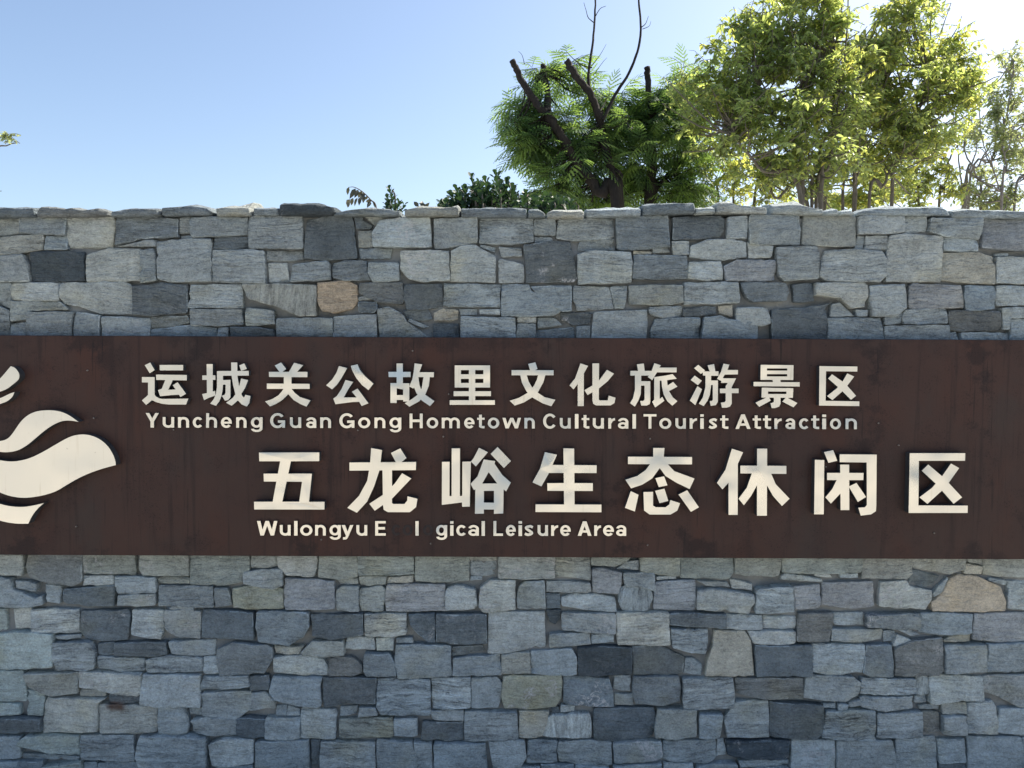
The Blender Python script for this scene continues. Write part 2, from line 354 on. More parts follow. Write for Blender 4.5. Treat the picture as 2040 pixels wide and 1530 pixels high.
# ---------------------------------------------------------------- wall stones traced in image coordinates
# every stone is an outline on the wall face: "tone flags|x,y x,y ..." in pixels of an enlarged image crop
# image crop: (origin x, origin y, unit)
STONES = {
(0, 380, .2549): """
b|0,220 150,215 160,240 150,330 0,355 -60,355 -60,220
m|165,208 530,205 525,350 160,335
bl w|540,205 905,210 912,260 900,330 870,445 540,445 525,330
dm s|930,205 1395,220 1398,365 1130,378 918,425
m|1410,215 1490,210 1495,330 1405,335
m|1410,350 1500,350 1505,378 1410,380
m|1500,210 1940,212 1945,345 1515,370 1497,330
b s|-60,380 140,350 345,345 350,380 335,465 100,500 -60,515
m|370,360 525,355 530,455 355,465
ml|930,435 1150,385 1225,385 1228,440
ml|1240,400 1510,375 1655,380 1662,710 1330,712 1240,690
d s|1680,365 1940,360 1945,450 1670,455
bl|690,500 860,450 1100,455 1105,705 690,712 680,560
m|1115,475 1215,460 1230,700 1115,720
dd|245,480 655,478 660,705 245,708
m|-60,520 190,500 235,580 240,710 -60,715
m s|1670,465 1980,465 2076,475 2078,725 1672,715
m|-60,725 90,722 92,930 40,900 -60,850
l|95,722 465,718 460,860 95,855
l|480,720 980,715 1035,740 1045,965 780,960 650,910 510,885 470,830
d s|1050,750 1280,715 1310,730 1465,732 1470,950 1200,980 1055,970
ml s|1500,735 1890,732 1895,915 1480,915
b|95,862 480,868 540,930 250,940 240,1000 95,1025
m s|-60,880 80,940 75,1150 -60,1150
m|228,948 575,948 580,1150 215,1150
m|90,1040 215,1030 210,1150 85,1150
m|600,950 795,975 795,1150 600,1150
ml w|810,985 1175,995 1178,1150 805,1150
b s|1190,990 1460,975 1485,1030 1330,1065 1190,1075
m|1500,930 1895,930 1900,1050 1500,1055
mb|1185,1085 1500,1052 1685,1070 1690,1150 1185,1150
m|1705,1070 1790,1070 1790,1150 1705,1150
""",
(500, 380, .2549): """
m s|-6,205 405,200 410,455 -6,455
d g|440,230 640,200 795,205 830,530 600,545 420,530
d|810,205 880,210 880,245 950,275 930,300 830,300
b|890,205 1165,205 1130,232 960,268
l w|1010,242 1160,218 1400,215 1410,445 960,440 955,330
m|1435,225 1770,215 1765,410 1600,440 1435,455
m s|1790,215 2205,218 2209,400 2000,420 1785,410
b|840,320 945,310 945,440 840,440
m|845,450 1095,450 1085,525 860,530
bl w|1175,475 1395,470 1550,475 1555,700 1330,712 1240,690 1175,620
l|1570,480 1650,435 1750,430 1880,500 1910,520 1910,715 1560,710
l|1790,420 1910,440 1905,480 1790,440
m|125,470 400,470 405,540 125,555
l|130,565 280,565 295,710 140,715
m s|330,580 600,550 620,580 625,700 305,715
dm s|650,575 740,545 905,555 910,640 940,700 730,705 640,680 635,600
l|925,565 1155,565 1160,705 960,715 920,640
ml s|-30,915 180,940 190,1040 60,1055 -30,1058
d|-150,1068 60,1065 180,1085 185,1150 -150,1150
b v|-66,730 400,735 515,740 515,980 380,980 200,900 70,870 0,850 -20,830
o|530,720 760,708 830,740 835,870 790,920 660,955 560,940 525,860
db s|860,725 1180,718 1200,830 1185,885 990,870 845,800
d g|1205,740 1495,730 1500,910 1320,930 1220,930 1200,840
m s|1510,725 1945,735 1945,910 1510,905
ml|845,832 920,820 980,850 842,860
d|840,870 985,870 990,930 960,955 845,955
ml|650,985 980,965 985,1150 650,1150
m s|995,930 1080,910 1180,960 1215,1020 1400,1150 1010,1150 1000,1030
d|1190,935 1380,925 1410,1000 1330,1015 1210,995
t|1430,950 1500,925 1615,935 1615,1000 1560,1015 1430,1015
m|1630,925 1765,925 1765,970 1640,975
l|1785,925 1945,925 1945,970 1790,965
ml s|1645,985 2060,995 2068,1160 1645,1160
d|1420,1045 1615,1040 1625,1160 1425,1160
ml|1238,1000 1390,1062 1345,1072 1228,1022
m|210,1000 640,997 640,1150 195,1150
""",
(1000, 380, .2549): """
m s|-25,440 150,450 155,510 0,520
ml|-25,545 0,535 165,580 170,715 -20,720
m|0,735 210,735 230,790 460,935 440,960 390,980 0,985 -5,900
m|255,225 415,225 415,350 255,345
m|255,357 390,365 395,395 260,410
m s|440,230 540,220 875,218 878,375 540,390 425,370
dm|890,215 1290,190 1310,440 950,468 900,460
d|1335,210 1700,195 1740,220 1735,310 1690,370 1335,385
ml|1760,210 1910,205 1910,370 1750,375
m|610,400 660,375 875,380 880,465 595,465
d W|170,430 350,400 535,400 575,620 590,690 555,715 190,720 185,560
ml s|590,500 720,470 1000,485 1010,560 1008,720 595,730
dm s|1030,505 1440,512 1445,690 1020,690
t|1030,470 1170,475 1165,500 1025,495
b|1180,440 1290,415 1310,480 1180,490
ml|1325,395 1460,395 1465,495 1340,505
l|1475,430 1600,385 1820,385 1900,410 1905,520 1700,545 1470,520
l|1460,560 1700,555 1715,600 1720,700 1450,690
p|1728,590 1830,545 2130,545 2135,640 2120,705 1745,705
l|1915,400 2120,430 2100,520 1925,530
m|225,750 540,745 540,940 470,945 300,850
m|560,745 830,755 870,920 590,935 555,850
m|845,755 970,745 975,800 955,915 880,920
b|990,740 1405,740 1410,870 1310,895 995,890
ml s|1420,720 1840,715 1845,880 1420,890
d w|460,950 700,955 690,1040 560,1050 465,1010
bl|120,990 265,990 265,1030 125,1030
m|120,1042 262,1042 255,1160 115,1160
ml|275,990 410,990 470,1050 280,1075
dm|270,1092 560,1065 570,1160 260,1160
m|580,1058 690,1058 685,1160 580,1160
ml|720,950 1130,932 1135,1010 1120,1160 695,1160
m|1150,908 1400,902 1405,990 1240,993 1150,960
d W|1415,925 1600,905 1670,910 1665,965 1440,985 1412,970
m s|1200,1000 1540,992 1545,1160 1165,1160 1162,1100
mb|1575,990 1700,980 1760,1010 1990,1032 1990,1160 1555,1160
t|1690,900 1800,892 1800,985 1700,960
""",
(1500, 380, .2647): """
m|-35,190 340,190 345,410 -30,405
dm|-97,690 230,700 265,760 240,830 0,838 -60,800
ml|-130,882 100,885 120,1000 60,1020 -130,1000
b g|385,185 765,195 770,400 750,425 370,405 375,270
ml|780,195 1125,195 1130,310 1050,325 780,330
l|1140,195 1310,195 1310,305 1140,320
ml s|1325,210 1705,215 1700,365 1430,345 1320,310
p|1735,220 2100,230 2100,450 1900,450 1720,430
ml|790,337 840,342 825,450 765,440
ml s|848,345 1005,340 1005,445 838,440
l|1020,345 1150,325 1420,345 1425,360 1405,685 990,685 1000,460
ml|1440,352 1690,370 1685,455 1440,450
t|1425,465 1700,465 1800,500 1812,705 1550,690 1410,670
l|1825,470 1920,470 1920,492 1830,492
l|1825,502 2100,502 2100,705 1820,695
m s|170,430 470,420 485,460 490,660 230,680 190,640 170,520
ml s|540,452 830,445 960,460 990,520 985,640 940,690 560,680 500,640 520,520
d g|295,705 450,695 455,830 310,840
bl|470,695 830,690 855,720 855,800 830,875 730,885 650,810 460,790
ml|870,720 1130,705 1145,790 1140,880 1070,945 890,945 870,830
p s|1175,720 1200,700 1550,715 1580,790 1575,880 1180,890 1165,830
mb|1592,715 1810,720 1815,890 1600,905 1586,800
l|1825,715 2100,720 2100,860 1830,865
d|140,900 400,882 420,872 600,842 545,882 545,1140 140,1140 130,960
m|595,855 650,842 720,900 765,945 580,950
m s|565,957 960,957 975,1140 560,1140
ml|770,895 855,900 855,945 780,945
ml s|1150,895 1455,890 1460,1000 1130,1005 1120,940
mb|990,955 1118,920 1110,1000 990,1010
m s|985,1020 1460,1012 1465,1140 985,1140
db|1480,900 1850,910 1850,1050 1560,1060 1480,1050 1465,950
l|1860,880 2100,880 2100,960 1925,960 1920,1045 1870,1045
l|1475,1075 1530,1058 1545,1140 1470,1140
l|1557,1070 1920,1070 1920,1140 1550,1140
l|1930,970 2100,970 2100,1140 1930,1140
""",
(0, 1090, .28761): """
b|-60,0 165,0 170,100 160,190 -60,185
db|215,0 575,0 575,235 520,260 330,240 220,200 195,130
bo w|595,0 935,0 940,185 760,180 590,175
bo w|985,0 1310,0 1312,195 1000,190 980,150
bo|1320,0 1730,0 1730,160 1680,240 1520,260 1320,255
m w|-60,195 0,200 90,215 105,290 250,345 300,330 305,390 210,412 -60,412
m|112,230 260,250 255,305 120,285
ml|320,255 420,265 415,390 330,370
d|445,290 620,275 795,262 795,405 600,405 435,385
ml s|580,200 780,195 785,257 580,263
m|805,200 1080,205 1085,312 830,314 805,290
m W|830,325 1080,320 1080,400 820,400
bo s|1095,215 1130,200 1310,210 1310,250 1095,250
dm s|1105,265 1475,268 1478,415 1105,405
dm|1490,285 1580,285 1605,400 1490,415
lg|-60,430 40,430 45,570 -60,600
bl|95,430 215,420 215,570 100,565
ml S|222,430 550,430 555,590 222,590
d w|570,440 880,435 900,470 890,560 880,640 600,640 560,580
ml s|920,430 1130,440 1135,530 1110,640 920,600
m W|1150,430 1390,445 1390,625 1240,620 1140,560
d g|1400,435 1755,450 1760,635 1400,625
m|1165,412 1340,410 1345,438 1200,433
lg|-60,610 120,580 290,590 370,600 375,820 200,835 -60,840
m|385,612 565,602 560,628 380,640
m S|380,660 640,650 670,720 665,790 640,850 400,850 375,760
d|690,660 800,650 800,740 690,735
d|806,655 1150,655 1160,735 1090,753 806,743
m s|690,745 860,765 1000,770 1005,860 860,865 690,835
m|1170,650 1490,642 1495,740 1390,753 1200,735
m s|1020,770 1180,747 1400,762 1405,860 1020,865
ml|1412,760 1510,755 1525,870 1412,870
lg|-60,850 165,850 180,960 180,1070 -60,1070
b|180,865 545,860 545,1005 370,1020 320,1000 215,960
bl w|550,860 985,870 988,1000 960,1025 730,985 560,965
lg|200,980 300,1000 320,1040 300,1160 190,1165 195,1080
lg|-60,1085 130,1090 140,1160 -60,1170
bl|335,1038 740,1042 690,1070 685,1265 510,1275 300,1290 300,1200
b|560,985 735,995 730,1033 560,1030
d|755,1015 985,1025 980,1070 880,1078 770,1073
ml g|1000,880 1390,880 1395,1100 1150,1095 990,1070
m S|1410,890 1720,880 1735,960 1400,982
m|1410,1000 1590,995 1740,995 1745,1110 1640,1185 1540,1185 1410,1160
bl|690,1090 760,1082 900,1090 1095,1095 1098,1250 1070,1285 700,1285
ml w|1105,1100 1285,1105 1305,1240 1290,1295 1105,1300
m|1305,1112 1400,1112 1400,1160 1312,1165
d|-60,1178 300,1175 295,1270 -60,1280
m|1330,1192 1420,1172 1640,1192 1640,1300 1560,1310 1340,1280
ml|-60,1305 145,1305 150,1450 -60,1470
lg|150,1330 200,1295 555,1295 555,1440 400,1420 140,1360
m s|565,1300 925,1300 940,1400 940,1470 570,1470
m s|980,1300 1435,1310 1440,1600 1000,1600 950,1440
l|1450,1360 1560,1320 1760,1320 1765,1480 1560,1510 1480,1500
m|150,1432 550,1452 540,1478 150,1468
m|-60,1482 130,1478 125,1600 -60,1600
dm|132,1477 310,1472 296,1600 122,1600
lg|312,1510 570,1477 575,1600 302,1600
m|680,1500 850,1472 1000,1490 1000,1600 680,1600
m|580,1490 670,1490 672,1600 582,1600
dm|1500,1517 1760,1492 1770,1600 1450,1600
""",
(500, 1090, .28761): """
y w|-130,290 0,262 220,290 225,425 -125,420
b|0,0 170,0 180,130 100,140 0,138
m w|-45,172 60,152 225,145 225,260 160,283 0,258 -45,245
dm|-225,700 -120,657 100,672 150,690 155,770 100,860 -205,880 -225,800
d|-90,1182 0,1172 100,1182 105,1300 0,1308 -95,1300
bl W|190,0 460,0 460,130 440,200 250,185 200,130
bo|480,0 740,0 742,200 600,215 475,200
bo s|747,0 1125,0 1130,188 930,188 750,193
bo|1140,0 1510,0 1510,235 1300,240 1140,235
b|1520,0 1705,0 1705,85 1520,88
m|1520,100 1705,95 1705,190 1620,202 1520,190
m|1525,202 1600,205 1600,230 1520,230
p w|240,210 580,230 583,420 250,425 235,380
b|595,225 740,212 740,255 620,260
bo|750,202 940,200 930,255 755,268
t|945,212 1125,197 1120,245 945,248
m|600,290 640,264 745,272 750,440 595,435 590,380
b w|755,290 900,267 935,300 915,440 760,440
p s|945,257 1340,257 1345,440 940,435 935,350
ml|1352,290 1430,262 1550,290 1570,410 1540,425 1352,430
bl W|1590,270 1660,225 1830,225 1830,430 1610,445 1580,400
dm|50,440 405,440 410,540 370,610 270,670 60,650 45,540
d|420,460 775,455 780,600 560,630 435,605 435,540
ml S|790,457 1075,452 1080,590 1000,613 795,603
d w|1090,465 1270,460 1275,650 1220,650 1110,540
d w|1285,460 1630,460 1635,660 1500,668 1285,655
bl|160,680 280,690 370,680 330,740 170,740
b|345,725 430,645 640,642 650,740 560,750 430,750
bl|160,760 360,745 500,780 530,830 530,890 165,865
l W|670,625 850,630 858,713 650,708
l W|864,635 990,635 985,715 872,718
m|1010,630 1120,622 1125,658 1010,660
mb|1010,672 1140,667 1380,682 1390,885 1020,900 1000,760
db|545,780 590,755 700,765 765,820 770,870 690,890 545,885
dm|790,735 960,735 990,780 1010,885 800,890 785,850
d|1395,692 1600,682 1620,720 1395,753
mb|1400,767 1720,740 1735,880 1400,885
d|-10,892 115,890 130,940 120,985 -5,990
mb|155,895 495,895 480,960 495,1080 470,1095 300,1080 165,1050 130,1000
d|500,900 870,900 860,1000 860,1085 700,1075 510,1105
m w|-5,1010 100,1000 170,1060 170,1110 -5,1130
mb S|880,905 1240,910 1245,1160 900,1160 870,1100
ml S|1250,905 1520,900 1520,1110 1260,1115
mb|1530,905 1700,900 1735,940 1730,1050 1710,1110 1530,1110
m|180,1095 250,1092 245,1163 175,1160
m|255,1097 340,1117 340,1163 250,1163
m|350,1100 460,1092 465,1118 350,1123
ml|110,1172 340,1172 340,1320 220,1325 110,1310
ml|350,1127 590,1122 585,1325 345,1320
m|620,1110 738,1105 720,1162 615,1172
m|748,1110 860,1110 880,1160 745,1175
bo s|615,1190 980,1182 985,1310 615,1320
ml|992,1190 1150,1190 1150,1310 992,1305
d|1190,1207 1470,1212 1470,1335 1180,1330
m|1250,1130 1470,1125 1470,1200 1260,1190
m s|1480,1137 1840,1142 1850,1320 1480,1340
mb|40,1335 400,1330 405,1440 410,1600 40,1600
d|415,1335 480,1335 470,1510 420,1505
m s|490,1340 860,1345 865,1600 480,1600
m|875,1330 1120,1345 1150,1450 1160,1600 870,1600
m|1130,1345 1255,1350 1258,1600 1178,1600
m|1270,1350 1620,1350 1640,1600 1275,1600
""",
(1000, 1090, .28761): """
b W|-20,0 360,0 362,208 200,213 -20,205
ml|-90,450 295,450 300,690 200,700 0,738 -95,730
b|0,742 190,722 195,870 0,870
y W|10,890 410,890 415,960 410,1040 370,1110 20,1115 0,1040
ml|-90,1340 155,1330 165,1440 130,1510 -60,1520
b s|366,0 610,0 612,225 500,205 366,200
bo|620,0 930,0 860,92 780,128 620,120
m|795,152 860,102 945,87 945,158
bo|955,0 1225,0 1220,190 1100,183 955,160
bo|1235,0 1600,0 1600,170 1560,215 1235,210
bo|1610,0 1920,0 1920,190 1880,205 1610,178
p|625,142 720,147 825,172 820,250 800,315 630,310
m|837,172 1050,172 1050,240 1060,300 960,262 850,258
m v|810,290 860,267 960,267 1030,290 1040,350 1010,435 840,440 810,380
ml|1070,200 1205,195 1205,215 1070,225
p s|1065,237 1335,227 1335,435 1050,430 1055,320
m w|120,270 160,237 290,227 300,420 110,425 105,350
m|310,232 610,242 615,305 310,308
d|306,325 400,325 405,425 306,425
ml W|415,345 480,327 650,322 780,350 790,445 600,430 415,405
m|1352,232 1560,242 1580,278 1420,268
ml|1578,217 1730,252 1730,300 1592,285
ml w|1350,290 1450,280 1740,325 1745,380 1710,455 1345,420
dd|310,440 410,440 400,510 370,540 330,520
m w|415,455 780,450 780,590 420,570
bl s|790,447 1150,447 1160,670 800,670
d|1162,460 1220,447 1545,457 1545,560 1400,545 1162,535
ml|1555,467 1800,472 1800,570 1555,565
m|330,602 600,592 612,670 330,690
m|622,607 775,597 775,658 622,668
m S|1170,562 1425,567 1420,640 1400,740 1180,690
t g|1470,575 1680,580 1720,640 1740,880 1600,890 1400,880 1420,790 1460,680
l|1702,577 2025,577 2025,655 1960,668 1742,663
dd g|525,690 700,677 895,690 895,875 530,885
d g|905,685 1100,682 1260,760 1250,870 1150,885 910,880
m|200,717 480,702 515,760 515,880 400,885 205,870
m w|1270,772 1320,772 1385,820 1380,890 1260,875
dm W|425,900 740,910 765,1000 770,1095 430,1085
ml|777,892 890,892 885,995 777,990
m|782,1020 910,1017 910,1095 782,1095
dm|912,890 1220,890 1235,960 1225,1060 1090,1090 920,1070 903,990
m S|1250,905 1590,900 1605,1000 1600,1110 1255,1115
m s|1620,1068 1840,1063 1845,1310 1560,1315 1540,1180
t|120,1132 275,1132 328,1137 275,1310 120,1315
l v|300,1190 350,1162 600,1142 615,1200 615,1315 390,1315 285,1300
l|410,1095 505,1097 500,1138 405,1143
d|342,1122 395,1112 400,1148 352,1155
d|640,1110 1050,1112 1060,1160 1045,1310 1000,1335 760,1340 640,1320 630,1200
b g|1077,1112 1340,1112 1340,1300 1210,1320 1062,1310 1055,1250
m|1362,1150 1520,1150 1500,1320 1362,1310
mb s|180,1340 380,1337 380,1485 170,1490
m s|392,1340 600,1332 755,1347 760,1500 720,1515 400,1485 390,1420
m W|770,1347 1100,1332 1105,1440 1050,1470 780,1490
m s|1115,1337 1475,1332 1475,1470 1400,1490 1120,1480
ml|1492,1337 1540,1337 1555,1440 1482,1450
dd W|1552,1337 1985,1332 1980,1460 1700,1460 1562,1430
m|-60,1527 260,1512 260,1600 -60,1600
dm|270,1500 500,1500 500,1600 270,1600
m|510,1500 740,1522 740,1600 510,1600
m|770,1502 1100,1492 1090,1600 770,1600
ml|1120,1492 1320,1497 1320,1600 1120,1600
m|1350,1512 1450,1487 1620,1492 1640,1600 1340,1600
ml|1640,1475 1985,1475 1985,1515 1650,1520
m|1650,1528 1985,1522 1985,1600 1650,1600
""",
(1500, 1090, .28754): """
d g|10,672 400,672 400,885 200,880 20,890
db s|-120,907 345,902 340,1040 100,1043 -110,1020
bo|190,0 745,0 740,168 550,178 380,180 200,170
bl|200,192 230,178 470,217 475,238 190,225
bl|425,178 520,183 550,210 430,200
l|610,187 730,182 730,215 610,215
b|755,0 1085,0 1090,180 1060,210 755,215
b|1095,0 1465,0 1460,150 1360,183 1100,138
d|1110,152 1290,200 1280,250 1180,283 1080,240
t|1475,112 1585,132 1585,190 1460,183
b|1480,0 1590,0 1585,120 1490,100
b|1600,0 1950,0 1950,215 1640,198 1595,188
ml s|20,285 265,267 275,440 120,450 15,455
p|282,270 465,262 465,425 290,430
p|485,250 830,240 835,405 700,420 475,405
bl W|880,240 1060,232 1080,270 1200,292 1235,300 1230,360 1180,425 900,410 865,400
ot g|1230,380 1300,330 1360,222 1420,190 1550,200 1700,270 1745,380 1730,435 1600,440 1240,440
m|1240,310 1345,207 1350,222 1298,315 1250,342
ml|1640,212 1750,227 1740,260 1630,232
ml w|1770,240 1950,230 1950,435 1755,420
ml w|75,482 300,482 300,570 80,565
db|312,457 550,452 540,560 520,650 300,645
ml|560,457 765,452 770,543 565,538
dm W|780,462 1150,457 1150,570 1040,568 890,553 780,545
mb|1157,452 1505,457 1505,590 1350,603 1160,598
p|1525,457 1950,450 1950,650 1700,653 1520,635
m|545,562 895,567 890,640 700,648 540,645
m|905,582 985,582 985,650 910,658
m|1000,572 1100,577 1150,605 1090,610
l|990,602 1090,640 1020,683 962,680
db w|970,690 1100,642 1300,622 1310,850 1270,885 970,880
b|1320,640 1450,602 1510,605 1500,653 1330,660
ml|415,672 760,667 760,760 740,860 520,880 410,860
dm g|772,672 950,672 955,885 800,885 752,860
m|1320,682 1600,667 1605,855 1320,865
mb|1620,667 1950,657 1950,860 1620,860
m|360,900 410,882 680,887 735,930 715,1020 640,1055 500,1050 345,1035
ml s|747,902 1110,902 1115,1003 900,1018 742,1013
m v|1122,892 1205,892 1210,1010 1127,1015
bl|1220,902 1300,882 1580,892 1580,1050 1400,1055 1220,1080
m w|1592,892 1700,882 1950,882 1950,1105 1830,1100 1700,1030 1592,1000
m|742,1032 1100,1027 1100,1110 900,1125 742,1095
d|115,1072 480,1092 485,1170 470,1290 420,1320 250,1315 110,1305
m|490,1087 570,1077 570,1115 490,1110
ml|587,1082 650,1082 650,1123 590,1125
m|662,1072 735,1052 738,1090 660,1110
m S|500,1132 830,1122 832,1325 600,1325 470,1310 490,1200
m s|850,1142 1165,1137 1165,1305 850,1310
db|1177,1142 1280,1142 1295,1280 1177,1280
b|1305,1082 1470,1072 1475,1150 1310,1150
m|1305,1165 1465,1162 1470,1290 1310,1285
ml|1480,1072 1660,1062 1690,1200 1690,1290 1480,1280
ml|1702,1112 1950,1117 1950,1310 1692,1280
m|1150,1102 1290,1092 1290,1125 1160,1125
ml|1122,1032 1200,1022 1200,1080 1122,1080
ml w|265,1340 565,1332 570,1600 260,1600
m|577,1337 950,1327 970,1400 975,1600 577,1600
m|982,1322 1260,1312 1275,1430 1275,1600 985,1600
ml|1277,1327 1450,1322 1465,1480 1287,1490
d|1292,1500 1470,1500 1470,1600 1292,1600
m|1482,1312 1850,1312 1860,1600 1487,1600
m|1862,1322 1950,1322 1950,1600 1867,1600
""",
}
COPING = {
(0, 380, .2549): """
d|-90,125 265,128 275,190 265,205 -90,205
db|290,150 320,118 430,125 500,140 560,125 650,150 760,130 850,160 850,195 600,205 285,203
dm|870,165 960,135 1130,130 1230,135 1240,185 1170,200 865,200
dm|1260,130 1500,112 1620,130 1660,165 1640,190 1270,195
b|1685,130 1950,120 1960,195 1690,197
""",
(500, 380, .2549): """
m|20,130 215,130 217,192 22,195
dd|222,100 500,98 650,125 660,160 620,188 222,192
dm|662,172 760,142 900,130 1060,140 1165,155 1168,195 642,192
b|1200,150 1300,120 1500,130 1610,115 1630,130 1625,195 1200,195
dm|1640,128 2000,130 2155,135 2155,208 1640,207
""",
(1000, 380, .2549): """
dm|205,140 290,142 335,170 345,210 205,210
bl|352,165 400,150 640,150 645,190 640,212 352,212
ml|660,145 1085,135 1088,195 660,205
dm|1097,110 1180,95 1500,90 1510,130 1510,175 1100,190
bl|1520,132 1660,125 1670,170 1520,178
bl|1680,100 1700,85 1800,85 1830,105 2065,130 2072,160 2068,180 1680,170
""",
(1500, 380, .2647): """
bl|150,110 350,95 420,115 530,140 530,178 145,175
l|545,150 640,130 650,180 545,180
l|660,150 740,140 775,180 660,182
ml|790,160 880,130 1180,120 1420,120 1460,140 1490,185 790,185
ml|1500,150 1600,135 2130,150 2130,215 1500,200
""",
}
# ---------------------------------------------------------------- ground
gm = mesh('ground', [(-700, -700, 0), (700, -700, 0), (700, 700, 0), (-700, 700, 0)], [(0, 1, 2, 3)], M_GROUND)
tag(link('ground', gm), kind='structure')
# unseen slope added opposite the wall, tall and dark to grey the letters' reflections
M_HILL = mat_flat('added_slope', (0.07, 0.085, 0.09), 0.95, 0.1, var=0.5, scale=.06)
hv = []; hf = []
HN = 72
for i in range(HN + 1):
    a = R(180 + 150 * i / HN + 15)
    for j in range(5):
        r = 170 + 45 * j
        h = (0, .45, .8, 1, .9)[j] * (44 + 20 * noise.noise(Vector((i * .23, j * .4, 4.2))) + 9 * noise.noise(Vector((i * .7, j, 1.2))))
        hv.append((math.cos(a) * r, math.sin(a) * r, h - .5))
for i in range(HN):
    for j in range(4):
        k = i * 5 + j
        hf.append((k, k + 1, k + 6, k + 5))
tag(link('added_hills', mesh('added_hills', hv, hf, M_HILL, True)), kind='structure')

# ---------------------------------------------------------------- stone wall
TONES = dict(dd=(.046, .055, .063), d=(.082, .093, .102), dm=(.15, .163, .171), m=(.235, .249, .254), ml=(.298, .311, .312),
             l=(.355, .367, .362), b=(.262, .257, .232), bl=(.345, .342, .318), bo=(.222, .226, .20), db=(.128, .125, .118),
             o=(.385, .285, .20), t=(.36, .318, .255), ot=(.335, .27, .205), y=(.255, .248, .19), p=(.238, .238, .248), mb=(.205, .228, .245), lg=(.31, .335, .315))

def parse(crops):
    out = []
    for (ox, oy, s), txt in crops.items():
        for ln in txt.strip().splitlines():
            head, pts = ln.split('|')
            h = head.split()
            P = [(ox + float(a.split(',')[0]) * s, oy + float(a.split(',')[1]) * s) for a in pts.split()]
            out.append((h[0], ''.join(h[1:]) + ('L' if oy > 1000 else ''), P))
    return out

def area2(P):
    return sum(P[i][0] * P[(i + 1) % len(P)][1] - P[(i + 1) % len(P)][0] * P[i][1] for i in range(len(P)))

def roughen(P, rng, step, amp, cut):
    """clip the corners a little, resample the outline and let it wander"""
    Q = []
    n = len(P)
    for i in range(n):
        a, b, c = Vector(P[i - 1]), Vector(P[i]), Vector(P[(i + 1) % n])
        k = cut * rng.uniform(.3, 1.3)
        Q.append(b + (a - b) * min(.3, k / max((a - b).length, 1e-6)))
        Q.append(b + (c - b) * min(.3, k / max((c - b).length, 1e-6)))
    out = []
    sd = rng.uniform(0, 1000)
    m = len(Q)
    for i in range(m):
        a, b = Q[i], Q[(i + 1) % m]
        L = (b - a).length
        k = max(1, int(round(L / step)))
        nrm = Vector((b.y - a.y, a.x - b.x)) / max(L, 1e-6)
        for j in range(k):
            p = a.lerp(b, j / k)
            w = 0 if j == 0 and k == 1 else noise.noise(Vector((p.x * .06, p.y * .06, sd))) * 1.0 + rng.uniform(-.4, .4)
            out.append(p + nrm * w * amp)
    return out

